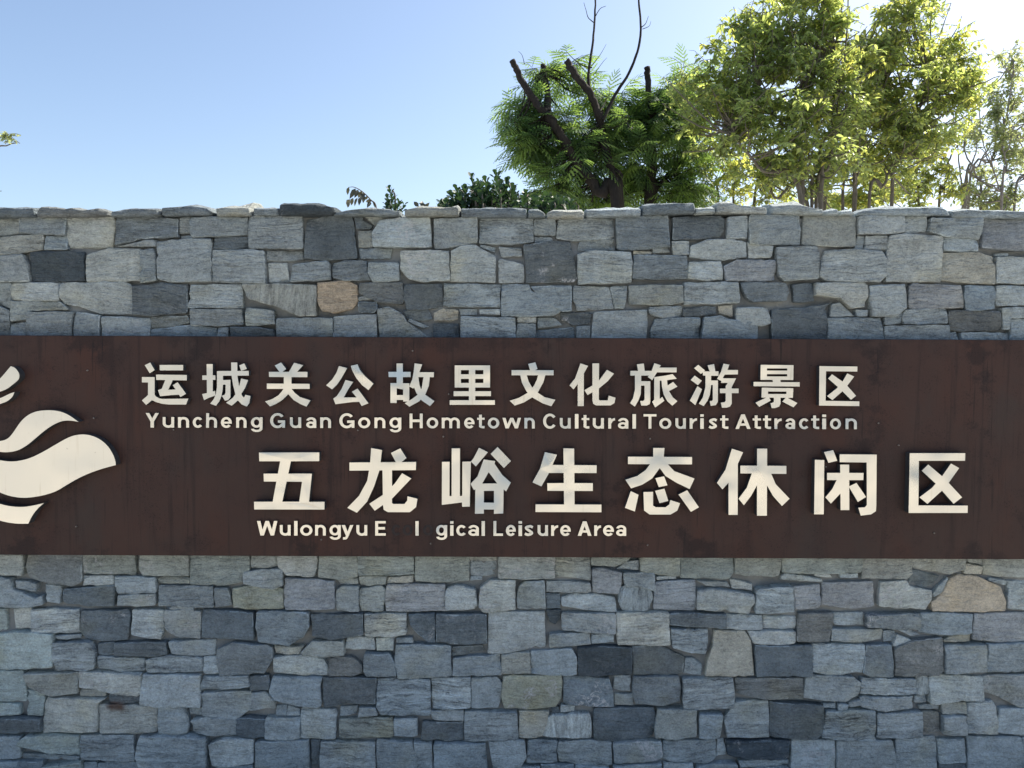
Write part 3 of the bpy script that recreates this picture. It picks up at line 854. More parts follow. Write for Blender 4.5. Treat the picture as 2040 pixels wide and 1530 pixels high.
def stone_geo(P, rng, depth, tilt, coping=False):
    """-> verts, tri faces, smooth flags ; P in image pixels on the wall face"""
    P = list(P)
    if area2(P) < 0: P.reverse()
    px = math.sqrt(abs(area2(P)) / 2)
    step = 9.0 if px > 35 else 6.0
    P = roughen(P, rng, step, 1.35 if px > 30 else .8, 2.0 if px > 35 else 1.2)
    cc = sum(P, Vector((0, 0))) / len(P)
    P = [p + (p - cc).normalized() * (1.1 if px > 30 else .6) for p in P]
    W = [at(p.x, p.y, 0.0) for p in P]
    W = [Vector((w.x, w.z)) for w in W]
    n = len(W)
    c = sum(W, Vector((0, 0))) / n
    if sum(W[i].x * W[(i + 1) % n].y - W[(i + 1) % n].x * W[i].y for i in range(n)) < 0: W.reverse()
    bev = min(.0026, .04 * px / 550) * rng.uniform(.6, 1.5)
    I = []
    for i in range(n):
        e = (W[(i + 1) % n] - W[i - 1])
        e = e.normalized() if e.length > 1e-9 else Vector((1, 0))
        q = W[i] + Vector((-e.y, e.x)) * bev * rng.uniform(.5, 1.6)
        I.append(q)
    # knocked corners and, on some blocks, a slanting fracture across the face
    chips = [(W[rng.randrange(n)], rng.uniform(.008, .026), rng.uniform(.003, .011)) for _ in range(rng.choice((1, 2, 2, 3, 4)) if px > 30 else 1)]
    frac = []
    for _ in range(rng.choice((0, 0, 1, 1, 2)) if px > 35 and not coping else 0):
        an = rng.uniform(0, 6.283); dr = Vector((math.cos(an), math.sin(an) * 1.3))
        ext = max((w - c).dot(dr) for w in W)
        frac.append((dr, ext * rng.uniform(.25, .8), rng.uniform(.05, .28)))
    steps = [(rng.uniform(min(w.y for w in W), max(w.y for w in W)), rng.uniform(-.004, .004), rng.uniform(-.06, .06)) for _ in range(2)] if px > 40 and rng.random() < .5 else []
    def fy(p, k=1.0):
        q = 0.0
        for o, r, dp in chips:
            s = (p - o).length / r
            if s < 1: q += dp * (1 - s * s)
        for dr, lim, sl in frac:
            q += min(.012, max(0, (p - c).dot(dr) - lim) * sl)
        for zs, dp, sk in steps:
            if p.y > zs + sk * (p.x - c.x): q += dp
        return q + fy0(p, k)
    def fy0(p, k=1.0):
        h = noise.noise(Vector((p.x * 14 + depth * 999, p.y * 20, depth * 500))) * .0065 + noise.noise(Vector((p.x * 45, p.y * 75, depth * 300))) * .0030
        return -depth + tilt[0] * (p.x - c.x) + tilt[1] * (p.y - c.y) + h * k
    V = []; F = []; S = []
    back = .045 if not coping else .50
    V += [Vector((w.x, back, w.y)) for w in W]
    bv = rng.uniform(.0018, .0042)
    V += [Vector((w.x, fy(w) + bv, w.y)) for w in W]
    for i in range(n):
        j = (i + 1) % n
        F += [(i, j, n + j), (i, n + j, n + i)]; S += [False, False]
    # front face: rim + a few inner points so that the cleft face can undulate
    g = .019 if px > 35 else .015
    xs = [p.x for p in I]; ys = [p.y for p in I]
    inner = []
    y = min(ys) + g * .7
    while y < max(ys):
        x = min(xs) + g * rng.uniform(.4, 1)
        while x < max(xs):
            inner.append(Vector((x + rng.uniform(-.3, .3) * g, y + rng.uniform(-.3, .3) * g)))
            x += g * 1.25
        y += g
    try:
        res = delaunay_2d_cdt(I + inner, [], [list(range(n))], 1, 1e-6)
        v2, tris = res[0], res[2]
    except Exception:
        v2, tris = I, [(0, i, i + 1) for i in range(1, n - 1)]
    if len(v2) < n or any((v2[i] - I[i]).length > 1e-5 for i in range(n)):
        v2, tris = I, [(0, i, i + 1) for i in range(1, n - 1)]
    b0 = len(V)
    V += [Vector((p.x, fy(p), p.y)) for p in v2]
    r0 = len(V)
    V += [Vector(V[b0 + i]) for i in range(n)]
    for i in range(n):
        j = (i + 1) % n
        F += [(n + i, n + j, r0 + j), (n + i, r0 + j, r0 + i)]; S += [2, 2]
    for f in tris:
        f = [b0 + k for k in f]
        a, b, d = (V[f[0]], V[f[1]], V[f[2]])
        if (b - a).cross(d - a).y > 0: f.reverse()
        for k in range(1, len(f) - 1):
            F.append((f[0], f[k], f[k + 1])); S.append(True)
    if coping:
        # close the long top slab at its back
        F.append(tuple(reversed(range(n)))); S.append(False)
    return V, F, S

def attrs(me, cols, prms):
    for nm, dat in (('tone', cols), ('prm', prms)):
        if nm == 'tone':
            a = me.attributes.new(nm, 'FLOAT_COLOR', 'FACE')
            a.data.foreach_set('color', np.array([list(c) + [1] for c in dat], dtype=np.float32).ravel())
        else:
            a = me.attributes.new(nm, 'FLOAT_VECTOR', 'FACE')
            a.data.foreach_set('vector', np.array(dat, dtype=np.float32).ravel())

def look(tone, fl, rng):
    c = TONES[tone]
    g = .18 if tone not in ('o', 'ot', 'dd') else .05
    c = tuple(x + (y - x) * g for x, y in zip(c, (.235, .252, .262)))
    k = rng.uniform(.92, 1.09) * 1.32
    w = rng.uniform(-.03, .03)
    col = (c[0] * k * (1 + w), c[1] * k, c[2] * k * (1 - w))
    col = (col[0] * .96, col[1] * 1.045, col[2] * 1.06)
    if 'L' in fl: col = tuple(x * 1.31 for x in col)  # stones below the sign coloured lighter to make up for weak bounce light
    st = .20
    if 's' in fl: st = .45
    if 'S' in fl: st = .68
    if 'v' in fl: st = -.42
    if 'g' in fl: st = .03
    ve = .12
    if 'w' in fl: ve = .75
    if 'W' in fl: ve = 1.25
    return col, (st, ve, rng.uniform(0, 1))

wx0, wx1 = at(-720, 700, 0).x, at(2760, 700, 0).x
wall = empty('stone_wall', (0, .25, 0))
tag(wall, 'long grey coursed rubble stone wall with rough coping behind the brown sign', 'wall')

# mortar core: a slab whose front is uneven, so that joints are shallow here and deep there
nx, nz = 420, 210
ztop = at(1020, 432, 0).z
cv = []; cf = []
for j in range(nz + 1):
    for i in range(nx + 1):
        x = wx0 + (wx1 - wx0) * i / nx; z = ztop * j / nz
        d = noise.noise(Vector((x * 5, z * 7, 3.1))) * .019 + noise.noise(Vector((x * 26, z * 30, 9.7))) * .005
        cv.append((x, .018 + d, z))
for j in range(nz):
    for i in range(nx):
        a = j * (nx + 1) + i
        cf.append((a, a + 1, a + nx + 2, a + nx + 1))
k = len(cv)
cv += [(wx0, .5, 0), (wx1, .5, 0), (wx1, .5, ztop), (wx0, .5, ztop)]
cf += [(k + 1, k, k + 3, k + 2), (nz * (nx + 1), nz * (nx + 1) + nx, k + 2, k + 3),
       (0, nz * (nx + 1), k + 3, k), (nx, k + 1, k + 2, nz * (nx + 1) + nx)]
link('mortar_core', mesh('mortar_core', cv, cf, M_MORTAR, True), wall)

rng = random.Random(11)
stones = parse(STONES)
def in_view(P):
    return abs(area2(P)) / 2
stones.sort(key=lambda s: -in_view(s[2]))
rest = []
def stone_obj(name, tone, fl, P, rg, coping=False):
    px = math.sqrt(in_view(P))
    depth = rg.uniform(.004, .020) if px > 40 else rg.uniform(-.004, .010)
    if tone in ('o',): depth = .012
    tilt = (rg.uniform(-.05, .05), rg.uniform(-.05, .05))
    if coping: depth, tilt = rg.uniform(.022, .040), (rg.uniform(-.03, .03), rg.uniform(-.08, .02))
    V, F, S = stone_geo(P, rg, depth, tilt, coping)
    col, prm = look(tone, fl, rg)
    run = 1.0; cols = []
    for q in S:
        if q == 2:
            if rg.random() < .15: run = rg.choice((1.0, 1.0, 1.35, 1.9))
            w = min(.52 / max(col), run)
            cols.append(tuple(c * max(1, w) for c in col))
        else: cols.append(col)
    S = [q is True for q in S]
    return V, F, S, cols, prm

for idx, (tone, fl, P) in enumerate(stones):
    rg = random.Random(1000 + int(P[0][0] * 7 + P[0][1] * 131))
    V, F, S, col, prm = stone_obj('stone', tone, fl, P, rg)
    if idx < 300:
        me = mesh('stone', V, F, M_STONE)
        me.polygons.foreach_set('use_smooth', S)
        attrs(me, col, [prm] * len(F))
        link('stone', me, wall)
    else:
        rest.append((V, F, S, col, prm))

# courses beyond the image frame on both sides and at the foot, and hidden ones behind the sign
def courses(x0, x1, y0, y1):
    y = y0
    tl = ['m', 'm', 'ml', 'dm', 'd', 'l', 'b', 'mb', 'p', 'bo', 'm', 'ml']
    while y < y1 - 8:
        h = min(rng.uniform(46, 70), y1 - y)
        x = x0
        while x < x1 - 10:
            w = min(rng.uniform(60, 130), x1 - x)
            if w > 12:
                P = [(x + 1.5, y + 1.5 + rng.uniform(0, 3)), (x + w - 1.5, y + 1.5 + rng.uniform(0, 3)), (x + w - 1.5 + rng.uniform(-4, 0), y + h - 1.5), (x + 1.5 + rng.uniform(0, 4), y + h - 1.5 - rng.uniform(0, 3))]
                rg = random.Random(int(x * 13 + y * 7))
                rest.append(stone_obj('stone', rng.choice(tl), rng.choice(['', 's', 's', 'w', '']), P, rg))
            x += w
        y += h
courses(-700, -20, 432, 1588)
courses(2066, 2740, 436, 1588)
courses(-20, 2066, 1552, 1588)
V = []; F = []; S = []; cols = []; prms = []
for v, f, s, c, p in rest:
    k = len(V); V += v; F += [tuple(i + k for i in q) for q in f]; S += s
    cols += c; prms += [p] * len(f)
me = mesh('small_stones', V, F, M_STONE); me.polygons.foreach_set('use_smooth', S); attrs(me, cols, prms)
tag(link('small_stones', me, wall), kind='stuff')

# coping: flat slabs right through the wall, their worn upper arris tilted to the front
def coping_geo(P, rg):
    P = list(P)
    if area2(P) < 0: P.reverse()
    P = roughen(P, rg, 7.0, .9, 2.0)
    pr = rg.uniform(.018, .04)
    W = [at(p.x, p.y, -pr) for p in P]
    n = len(W)
    if sum(W[i].x * W[(i + 1) % n].z - W[(i + 1) % n].x * W[i].z for i in range(n)) < 0: W.reverse()
    zc = sum(w.z for w in W) / n; zlo = min(w.z for w in W); zhi = max(w.z for w in W)
    xlo = min(w.x for w in W); xhi = max(w.x for w in W)
    V = []; F = []; S = []
    def up(w): return max(0, (w.z - zc) / max(zhi - zc, 1e-4))
    sd = rg.uniform(0, 99); worn = rg.choice((.8, 1.0, 1.3, 1.9))
    def ring(y, inset, lift):
        b = len(V)
        for w in W:
            x = w.x + (xlo + xhi - 2 * w.x) / max(xhi - xlo, 1e-3) * inset
            V.append(Vector((x, y + noise.noise(Vector((w.x * 30, w.z * 30, sd))) * .004, w.z + lift * up(w) * (1 + .7 * noise.noise(Vector((w.x * 22, y * 20, sd)))))))
        return b
    rings = [ring(-pr - .002, .003, -.006), ring(-pr + .004, .0, -.003), ring(-pr + .045, 0, .008 * worn), ring(.10, 0, .013 * worn), ring(.22, .0, .012), ring(.36, 0, .010), ring(.53, .004, -.004)]
    for a, b in zip(rings[:-1], rings[1:]):
        for i in range(n):
            j = (i + 1) % n
            F += [(a + i, b + i, b + j), (a + i, b + j, a + j)]; S += [False, False]
    # end caps
    for b, rev in ((rings[0], False), (rings[-1], True)):
        k = len(V); V.append(sum((V[b + i] for i in range(n)), Vector()) / n)
        for i in range(n):
            j = (i + 1) % n
            F.append((b + i, b + j, k) if not rev else (b + j, b + i, k)); S.append(not rev)
    return V, F, S
for tone, fl, P in parse(COPING) + [('dm', '', [(-260 - 180 * i, 413), (-100 - 180 * i, 411), (-98 - 180 * i, 431), (-262 - 180 * i, 431)]) for i in range(3)] \
        + [('m', '', [(-96, 412), (-26, 411), (-26, 431), (-96, 431)])] \
        + [('ml', '', [(2068 + 170 * i, 420 + 2 * i), (2230 + 170 * i, 420 + 2 * i), (2232 + 170 * i, 440 + i), (2068 + 170 * i, 439 + i)]) for i in range(4)]:
    rg = random.Random(int(P[0][0] * 31))
    V, F, S = coping_geo(P, rg)
    col, prm = look(tone, fl, rg)
    me = mesh('coping_stone', V, F, M_STONE); me.polygons.foreach_set('use_smooth', S)
    attrs(me, [col] * len(F), [prm] * len(F))
    link('coping_stone', me, wall)
# ---------------------------------------------------------------- lettering, strokes as outlines
# (what, depth, image crop origin x, y, unit, strokes)
GLYPHS = [
(270, 710, .117647, "155,150 248,103 323,232 240,285;407,145 805,145 805,237 410,237;347,308 867,315 867,407 350,398;108,350 323,350 323,650 212,660 212,442 108,440;212,655 323,640 335,670 400,710 460,720 895,715 855,815 560,815 440,800 340,770 280,740 180,822 110,745;505,395 630,405 552,565 680,560 628,488 712,438 855,633 762,688 735,650 610,655 418,675 380,572 445,545"),
(270, 710, .117647, "1203,130 1305,130 1310,600 1213,630;1132,322 1350,320 1353,398 1132,398;1132,638 1260,610 1350,583 1355,662 1260,695 1165,740;1378,248 1912,245 1915,325 1380,328;1378,250 1480,250 1480,480 1475,570 1455,680 1420,760 1367,835 1268,800 1330,720 1365,630 1380,520;1478,400 1605,398 1608,690 1570,740 1515,748 1465,665 1510,650 1525,610 1525,478 1478,478;1615,103 1718,103 1722,330 1755,530 1800,660 1835,700 1860,650 1945,672 1925,790 1885,848 1800,815 1735,745 1690,640 1650,480 1620,300;1785,375 1903,402 1850,540 1760,680 1735,745 1630,835 1535,785 1650,700 1720,600 1760,480;1752,152 1835,118 1880,210 1785,245"),
(510, 710, .117647, "315,155 422,103 508,212 440,268 400,268;643,108 797,150 690,268 553,268;215,262 872,262 870,352 218,348;182,460 910,465 910,550 182,550;470,265 600,265 600,560 470,560;470,540 600,540 548,640 450,735 350,800 238,848 155,762 270,725 380,660 440,590;600,545 660,620 750,690 925,745 858,850 760,810 640,740 548,640 500,550"),
(510, 710, .117647, "1405,163 1543,198 1440,380 1370,480 1288,558 1187,490 1290,390 1360,280;1605,160 1718,135 1760,230 1850,340 1990,462 1905,570 1800,490 1700,370 1630,240;1515,400 1645,432 1560,560 1485,695 1710,695 1750,770 1640,772 1345,810 1308,715 1370,670 1450,550;1622,598 1720,545 1905,795 1790,840 1700,690"),
(760, 710, .117647, "255,120 360,120 362,560 258,540;118,262 493,262 493,350 122,350;152,452 258,452 258,788 152,788;152,452 470,455 470,538 152,535;365,455 470,455 470,765 368,765;250,655 370,655 370,737 250,737;560,118 688,135 640,270 620,360 540,545 470,510 520,390 545,260;640,268 887,268 885,352 615,350;530,400 625,350 640,470 670,560 740,650 895,758 820,842 680,745 590,620 550,520;712,345 820,345 800,500 740,650 640,760 472,852 395,792 520,720 610,650 680,540"),
(760, 710, .117647, "1240,153 1345,153 1345,527 1240,527;1725,153 1838,153 1838,527 1725,527;1240,153 1838,153 1838,232 1240,232;1240,303 1838,303 1838,380 1240,380;1240,450 1838,450 1838,527 1240,527;1480,153 1587,153 1587,760 1480,760;1222,590 1853,590 1853,672 1222,672;1155,742 1920,742 1920,820 1155,820"),
(1000, 710, .117647, "445,128 565,100 602,212 550,240 480,250;163,232 875,235 875,320 163,320;308,310 418,310 450,420 510,530 600,610 720,690 905,735 835,845 690,795 520,700 420,600 340,450;615,310 738,310 700,440 610,605 510,695 370,780 215,832 132,750 290,700 430,620 540,500 590,400"),
(1000, 710, .117647, "1330,118 1458,160 1387,290 1280,470 1212,558 1145,490 1240,370;1283,300 1387,280 1385,842 1283,842;1532,118 1645,118 1640,720 1650,745 1790,745 1808,665 1922,700 1905,790 1840,830 1590,830 1545,800 1532,740;1778,228 1898,292 1790,420 1640,545 1450,655 1397,572 1520,500 1650,400"),
(1240, 710, .117647, "245,135 362,120 378,250 270,260;135,245 530,245 500,325 135,325;213,320 318,315 318,480 310,640 270,750 210,852 130,792 180,710 213,560;316,420 472,420 472,770 460,810 410,832 320,832 300,755 350,755 375,735 375,495 316,495;540,115 650,150 620,200 580,280 505,402 430,350 490,260;600,190 917,190 915,270 560,270;545,350 730,325 850,300 918,378 755,402 545,420;538,350 632,400 632,720 675,685 710,752 555,865 503,768 538,735;660,395 755,390 765,500 790,590 850,690 930,758 845,835 760,760 700,650 670,520;755,500 858,432 930,512 780,592"),
(1240, 710, .117647, "1215,200 1285,142 1400,238 1330,297;1157,398 1225,325 1345,412 1278,487;1270,505 1347,555 1235,825 1142,748;1443,152 1553,130 1575,260 1480,260;1360,255 1628,252 1628,330 1365,325;1408,315 1503,315 1500,500 1480,650 1440,750 1375,842 1293,800 1360,700 1405,520;1498,408 1618,408 1615,770 1580,825 1495,838 1478,757 1515,755 1530,730 1530,485 1498,485;1712,123 1812,140 1780,225 1672,415 1603,382 1670,260;1765,230 1957,230 1955,305 1720,308;1680,370 1925,372 1850,520 1850,800 1820,850 1760,868 1685,868 1665,782 1730,775 1748,750 1748,500 1785,450 1670,448;1650,545 1967,545 1965,622 1650,622"),
(1490, 710, .117647, "215,143 322,143 322,397 212,397;665,148 772,148 768,400 665,400;215,143 772,148 772,205 215,203;300,240 690,240 690,300 300,300;212,338 770,340 768,400 212,397;415,393 550,393 555,440 425,440;95,432 877,437 877,510 95,505;235,530 340,530 340,697 230,697;652,535 768,540 762,702 652,702;235,530 768,540 768,597 235,593;230,637 765,637 762,702 230,697;440,690 553,690 553,800 530,850 460,875 402,875 382,790 420,785 440,765;325,690 355,685 387,748 190,855 128,783;583,765 650,690 838,790 772,862"),
(1490, 710, .117647, "1210,165 1855,172 1853,257 1210,250;1210,165 1322,166 1315,832 1205,832;1205,750 1888,762 1888,842 1205,832;1357,375 1425,303 1600,425 1680,495 1833,668 1745,735 1600,590 1520,515;1683,288 1800,342 1680,500 1590,600 1430,740 1340,672 1500,545 1600,430"),
(490, 870, .27451, "95,115 530,115 530,178 97,178;128,268 478,268 473,327 130,325;250,170 328,170 262,480 192,480;412,300 478,268 458,480 385,480;58,472 570,472 570,528 60,528"),
(490, 870, .27451, "750,188 1235,183 1233,242 750,247;908,83 987,97 970,240 930,360 880,470 805,552 735,517 820,430 880,320 900,200;1052,118 1120,85 1165,155 1115,195 1090,190;990,235 1060,235 1060,480 1070,488 1150,488 1170,465 1173,432 1245,450 1235,510 1190,547 1030,547 1000,530 995,500;1133,265 1200,303 1060,450 935,537 895,487 990,425 1080,340"),
(490, 870, .27451, "1423,182 1478,182 1478,430 1423,490;1423,430 1570,428 1625,420 1625,505 1570,507 1568,475 1423,492;1493,85 1553,85 1553,440 1493,440;1570,182 1632,182 1625,505 1570,507;1690,83 1755,115 1668,217 1632,182 1650,160;1775,128 1825,78 1923,180 1872,230;1725,167 1808,180 1800,215 1760,260 1715,340 1655,387 1630,342 1680,290;1760,260 1805,200 1860,280 1922,335 1888,398 1830,350 1770,270;1665,345 1727,345 1727,555 1663,555;1800,345 1870,370 1867,555 1800,557;1665,340 1870,340 1870,393 1665,393;1700,475 1850,480 1850,527 1700,525"),
(1000, 870, .245098, "350,128 447,147 380,300 320,402 248,370 310,260;385,230 770,232 768,295 375,295;368,377 738,377 738,440 370,440;500,95 587,97 590,580 505,580;273,550 807,550 807,612 273,612"),
(1000, 870, .245098, "1025,163 1545,165 1545,225 1025,223;1230,92 1322,92 1310,220 1230,220;1210,215 1330,215 1283,255 1220,340 1140,390 1050,420 1003,350 1100,320 1170,270;1283,255 1250,215 1345,220 1400,280 1565,340 1525,425 1420,375 1330,320;1247,337 1318,322 1345,395 1275,410;1245,440 1320,422 1352,522 1280,540;1047,443 1110,472 1080,608 1000,578;1150,450 1228,448 1228,560 1250,573 1330,573 1360,550 1368,515 1447,540 1425,600 1370,632 1200,632 1155,600;1435,470 1505,435 1600,573 1535,610"),
(1400, 870, .27451, "212,87 293,113 258,190 200,320 143,382 103,335 165,240;187,200 255,190 253,567 187,567;273,210 607,212 607,270 273,266;395,87 468,87 465,573 393,573;358,262 430,262 395,350 350,430 298,497 260,450 320,370;465,265 495,265 530,345 630,450 575,503 510,430 465,350 430,262"),
(1400, 870, .27451, "815,168 883,170 878,563 808,563;882,112 948,98 977,175 913,190;995,128 1263,130 1258,500 1255,540 1220,563 1145,572 1128,515 1175,512 1190,495 1190,187 995,185;998,203 1063,203 1063,532 1000,532;903,263 1167,263 1165,315 903,315;975,310 1020,310 1010,400 930,485 890,440 940,380;1060,362 1115,335 1185,437 1125,473"),
(1400, 870, .27451, "1503,120 1907,120 1905,175 1503,175;1503,120 1570,121 1563,553 1493,553;1493,498 1923,500 1922,553 1493,553;1590,247 1637,202 1735,285 1785,335 1882,440 1820,487 1735,390 1690,340;1803,195 1862,228 1785,335 1735,392 1630,487 1572,440 1665,370 1735,290"),
]
EMBLEM = [  # image crop 0,660 .294118
"-60,380 0,322 40,275 72,237 100,245 125,275 132,300 128,325 100,350 50,390 0,410 -60,425",
"98,412 70,420 0,455 -60,470 -60,515 0,492 50,475 85,445",
"-60,752 0,744 40,735 70,712 100,670 140,610 190,565 250,540 330,533 400,540 460,562 533,613 480,604 430,605 380,622 310,665 240,725 180,775 120,808 60,820 0,818 -60,805",
"-80,858 0,874 60,883 120,880 200,862 290,818 380,765 450,725 500,705 560,697 620,705 680,732 730,775 765,830 783,880 785,906 700,928 620,955 540,990 460,1035 390,1080 320,1105 240,1122 150,1130 60,1115 0,1092 -80,1060 -120,960",
"-60,1152 0,1170 60,1185 150,1192 230,1180 298,1163 260,1195 220,1245 192,1303 120,1304 50,1295 0,1283 -60,1262",
]
# letter, left, right ; baseline runs from one end of the line to the other
LINE1 = "Y290-316.5 u324-347 n354.7-376.5 c384-404.7 h410.6-432.4 e440-461.8 n470.6-491 g500-523 G538-568 u577.6-600 a610-630 n638-659.4 G676-706 o713.5-737.6 n746-767.6 g776-799.4 H816-842 o850-873 m880-916 e924.7-945.3 t950.6-965.3 o971.8-994.7 w1001-1038 n1044.7-1065.3 C1081.8-1109.4 u1115.3-1137 l1145.3-1152.4 t1158.8-1174 u1181-1203 r1211.8-1225 a1231-1251.8 l1260-1267 T1282-1307.8 o1313.4-1337.4 u1345.5-1366.4 r1374-1388.4 i1395-1402 s1411.8-1429 t1434.7-1451 A1465-1495.4 t1499.5-1515.8 t1520-1536 r1542.8-1557 a1564.7-1584 c1591.8-1612.7 t1616-1632 i1638-1645.8 o1653.5-1675.4 n1684.5-1707"
LINE2 = "W512-552.6 u557.5-579 l586-592.7 o598-622.3 n627.8-649 g656.4-678.9 y680.5-704 u710-731.6 E747.5-768.4 l827.6-834 g868.8-890.8 i896.8-903.4 c909-930 a933-954 l959.4-966 L983-1002 e1007.8-1027.5 i1033-1040 s1044.6-1063 u1071-1091.7 r1098-1111.8 e1116-1137 A1151-1178.4 r1183.8-1197 e1201.5-1223 a1227.5-1247.5"
GHOST = "c780-800 o802-822 o842.5-862.8"
# ---------------------------------------------------------------- sign
SY = -.070                                   # face of the steel sheet
sx0, sx1 = at(-350, 890, SY).x, at(2290, 890, SY).x
def panel_z(px, top): return at(px, (668 + 9 * px / 2040) if top else (1104 + 12 * px / 2040), SY).z
zt, zb = (panel_z(0, True) + panel_z(2040, True)) / 2, (panel_z(0, False) + panel_z(2040, False)) / 2
sign = empty('sign_board', ((sx0 + sx1) / 2, -.03, (zt + zb) / 2))
tag(sign, 'long brown rusty steel sign with raised pale lettering fixed to the stone wall', 'sign')

def slab(x0, x1, y0, y1, z0, z1, bev):
    bm = bmesh.new()
    bmesh.ops.create_cube(bm, size=1)
    for v in bm.verts:
        v.co = Vector((x0 if v.co.x < 0 else x1, y0 if v.co.y < 0 else y1, z0 if v.co.z < 0 else z1))
    bmesh.ops.bevel(bm, geom=bm.edges[:], offset=bev, segments=2, affect='EDGES', profile=.5)
    return bm
bm = slab(sx0, sx1, SY, -.022, zb, zt, .0022)
me = bpy.data.meshes.new('sheet'); bm.to_mesh(me); bm.free(); me.materials.append(M_PANEL)
link('sheet', me, sign)

def union_prism(name, polys, y_front, y_back, parent, tilt=(0, 0), mats=None, bend=None):
    """polys: outlines in x,z metres; one solid with a bright face and dark returns"""
    pts = []; faces = []
    for P in polys:
        if area2(P) < 0: P = P[::-1]
        faces.append(list(range(len(pts), len(pts) + len(P))))
        pts += [Vector(p) for p in P]
    res = delaunay_2d_cdt(pts, [], faces, 1, 1e-5)
    v2, tris = res[0], [list(t) for t, og in zip(res[2], res[5]) if len(og)]
    c = sum(v2, Vector((0, 0))) / len(v2)
    V = [Vector((p.x, y_front + tilt[0] * (p.x - c.x) + tilt[1] * (p.y - c.y), p.y)) for p in v2]
    if bend:   # one side of the sheet has sprung: x limit, side, x tilt, z tilt
        for v in V:
            if (v.x - bend[0]) * bend[1] > 0 and v.z > bend[4]: v.y = y_front - .002 + bend[2] * (v.x - bend[0]) + bend[3] * (v.z - c.y)
    n = len(V)
    V += [Vector((p.x, y_back, p.y)) for p in v2]
    F = []; M = []
    cnt = {}
    for t in tris:
        a, b, d = V[t[0]], V[t[1]], V[t[2]]
        if (b - a).cross(d - a).y > 0: t.reverse()
        F.append(tuple(t)); M.append(0)
        for i in range(len(t)):
            e = (t[i], t[(i + 1) % len(t)])
            cnt[e] = cnt.get(e, 0) + 1
    for (a, b) in list(cnt):
        if (b, a) not in cnt:
            F.append((b, a, a + n, b + n)); M.append(1)
    me = bpy.data.meshes.new(name)
    me.from_pydata([tuple(v) for v in V], [], F)
    for m in (mats or (M_LET, M_RETURN)): me.materials.append(m)
    me.polygons.foreach_set('material_index', M)
    me.update()
    return link(name, me, parent)

def xz(px, py, Y):
    p = at(px, py, Y); return (p.x, p.z)

lr = random.Random(5)
# how the sheet faces have warped since (x tilt, z tilt)
WARP = {2: (-.012, .02), 1: (.02, .022), 6: (.03, .015), 14: (.035, .035), 15: (-.02, .02)}
for gi, (ox, oy, s, txt) in enumerate(GLYPHS):
    big = gi >= 12
    dep = .030 if big else .026
    Yf = SY - dep
    polys = []
    for st in txt.split(';'):
        polys.append([xz(ox + float(a.split(',')[0]) * s, oy + float(a.split(',')[1]) * s, Yf) for a in st.split()])
    tl = WARP.get(gi, (lr.uniform(-.012, .012), lr.uniform(-.006, .010)))
    bd = None
    if gi == 14: bd = (xz(936.8, 950, Yf)[0], 1, .05, .085, 0)
    if gi == 15: bd = (xz(1094, 950, Yf)[0], -1, .03, .10, xz(1094, 972, Yf)[1])
    if gi == 12: bd = (xz(598, 950, Yf)[0], 1, .04, .03, 0)
    union_prism('character', polys, Yf, SY + .004, sign, tl, bend=bd)

def smooth_loop(P, it=2):
    for _ in range(it):
        Q = []
        n = len(P)
        for i in range(n):
            a, b, c = Vector(P[i - 1]), Vector(P[i]), Vector(P[(i + 1) % n])
            u, v = (b - a), (c - b)
            if u.length > 1e-6 and v.length > 1e-6 and u.normalized().dot(v.normalized()) < .55:
                Q.append(tuple(b))
            else:
                Q.append(tuple(b + (a - b) * .25)); Q.append(tuple(b + (c - b) * .25))
        P = Q
    return P
for i, txt in enumerate(EMBLEM):
    Yf = SY - .032
    P = [(float(a.split(',')[0]) * .294118, 660 + float(a.split(',')[1]) * .294118) for a in txt.split()]
    P = smooth_loop(P)
    union_prism('emblem_piece', [[xz(x, y, Yf) for x, y in P]], Yf, SY + .004, sign, (lr.uniform(-.008, .008), lr.uniform(0, .01)), (M_EMB, M_RETURN))

# latin lettering: a plain bold grotesque drawn stroke by stroke (units: image pixels, y up from the baseline)
S_, H_, X_, C_ = 5.7, 4.7, 21.0, 29.0
def bar(x0, y0, x1, y1): return [(x0, y0), (x1, y0), (x1, y1), (x0, y1)]
def band(cx, cy, rx, ry, sx, sy, a0, a1, n=14):
    o = []; q = []
    for k in range(n + 1):
        a = R(a0 + (a1 - a0) * k / n)
        o.append((cx + rx * math.cos(a), cy + ry * math.sin(a)))
        q.append((cx + (rx - sx) * math.cos(a), cy + (ry - sy) * math.sin(a)))
    return o + q[::-1]
def ring2(cx, cy, rx, ry, sx, sy): return [band(cx, cy, rx, ry, sx, sy, 0, 180), band(cx, cy, rx, ry, sx, sy, 180, 360)]
def diag(x0, y0, x1, y1, w): return [(x0, y0), (x0 + w, y0), (x1 + w, y1), (x1, y1)]
def path(P, w):
    C = curve3([Vector((p[0], p[1], 0)) for p in P], 5)
    L = []; Rr = []
    for k, p in enumerate(C):
        d = C[min(k + 1, len(C) - 1)] - C[max(k - 1, 0)]
        d.normalize(); nn = Vector((-d.y, d.x, 0)) * w / 2
        L.append((p.x + nn.x, p.y + nn.y)); Rr.append((p.x - nn.x, p.y - nn.y))
    return L + Rr[::-1]
def curve3(P, n):
    Q = [P[0] * 2 - P[1]] + P + [P[-1] * 2 - P[-2]]
    out = []
    for i in range(1, len(Q) - 2):
        for k in range(n):
            t = k / n; a, b, c, d = Q[i - 1], Q[i], Q[i + 1], Q[i + 2]
            out.append(.5 * ((2 * b) + (c - a) * t + (2 * a - 5 * b + 4 * c - d) * t * t + (3 * b - a - 3 * c + d) * t ** 3))
    return out + [P[-1]]
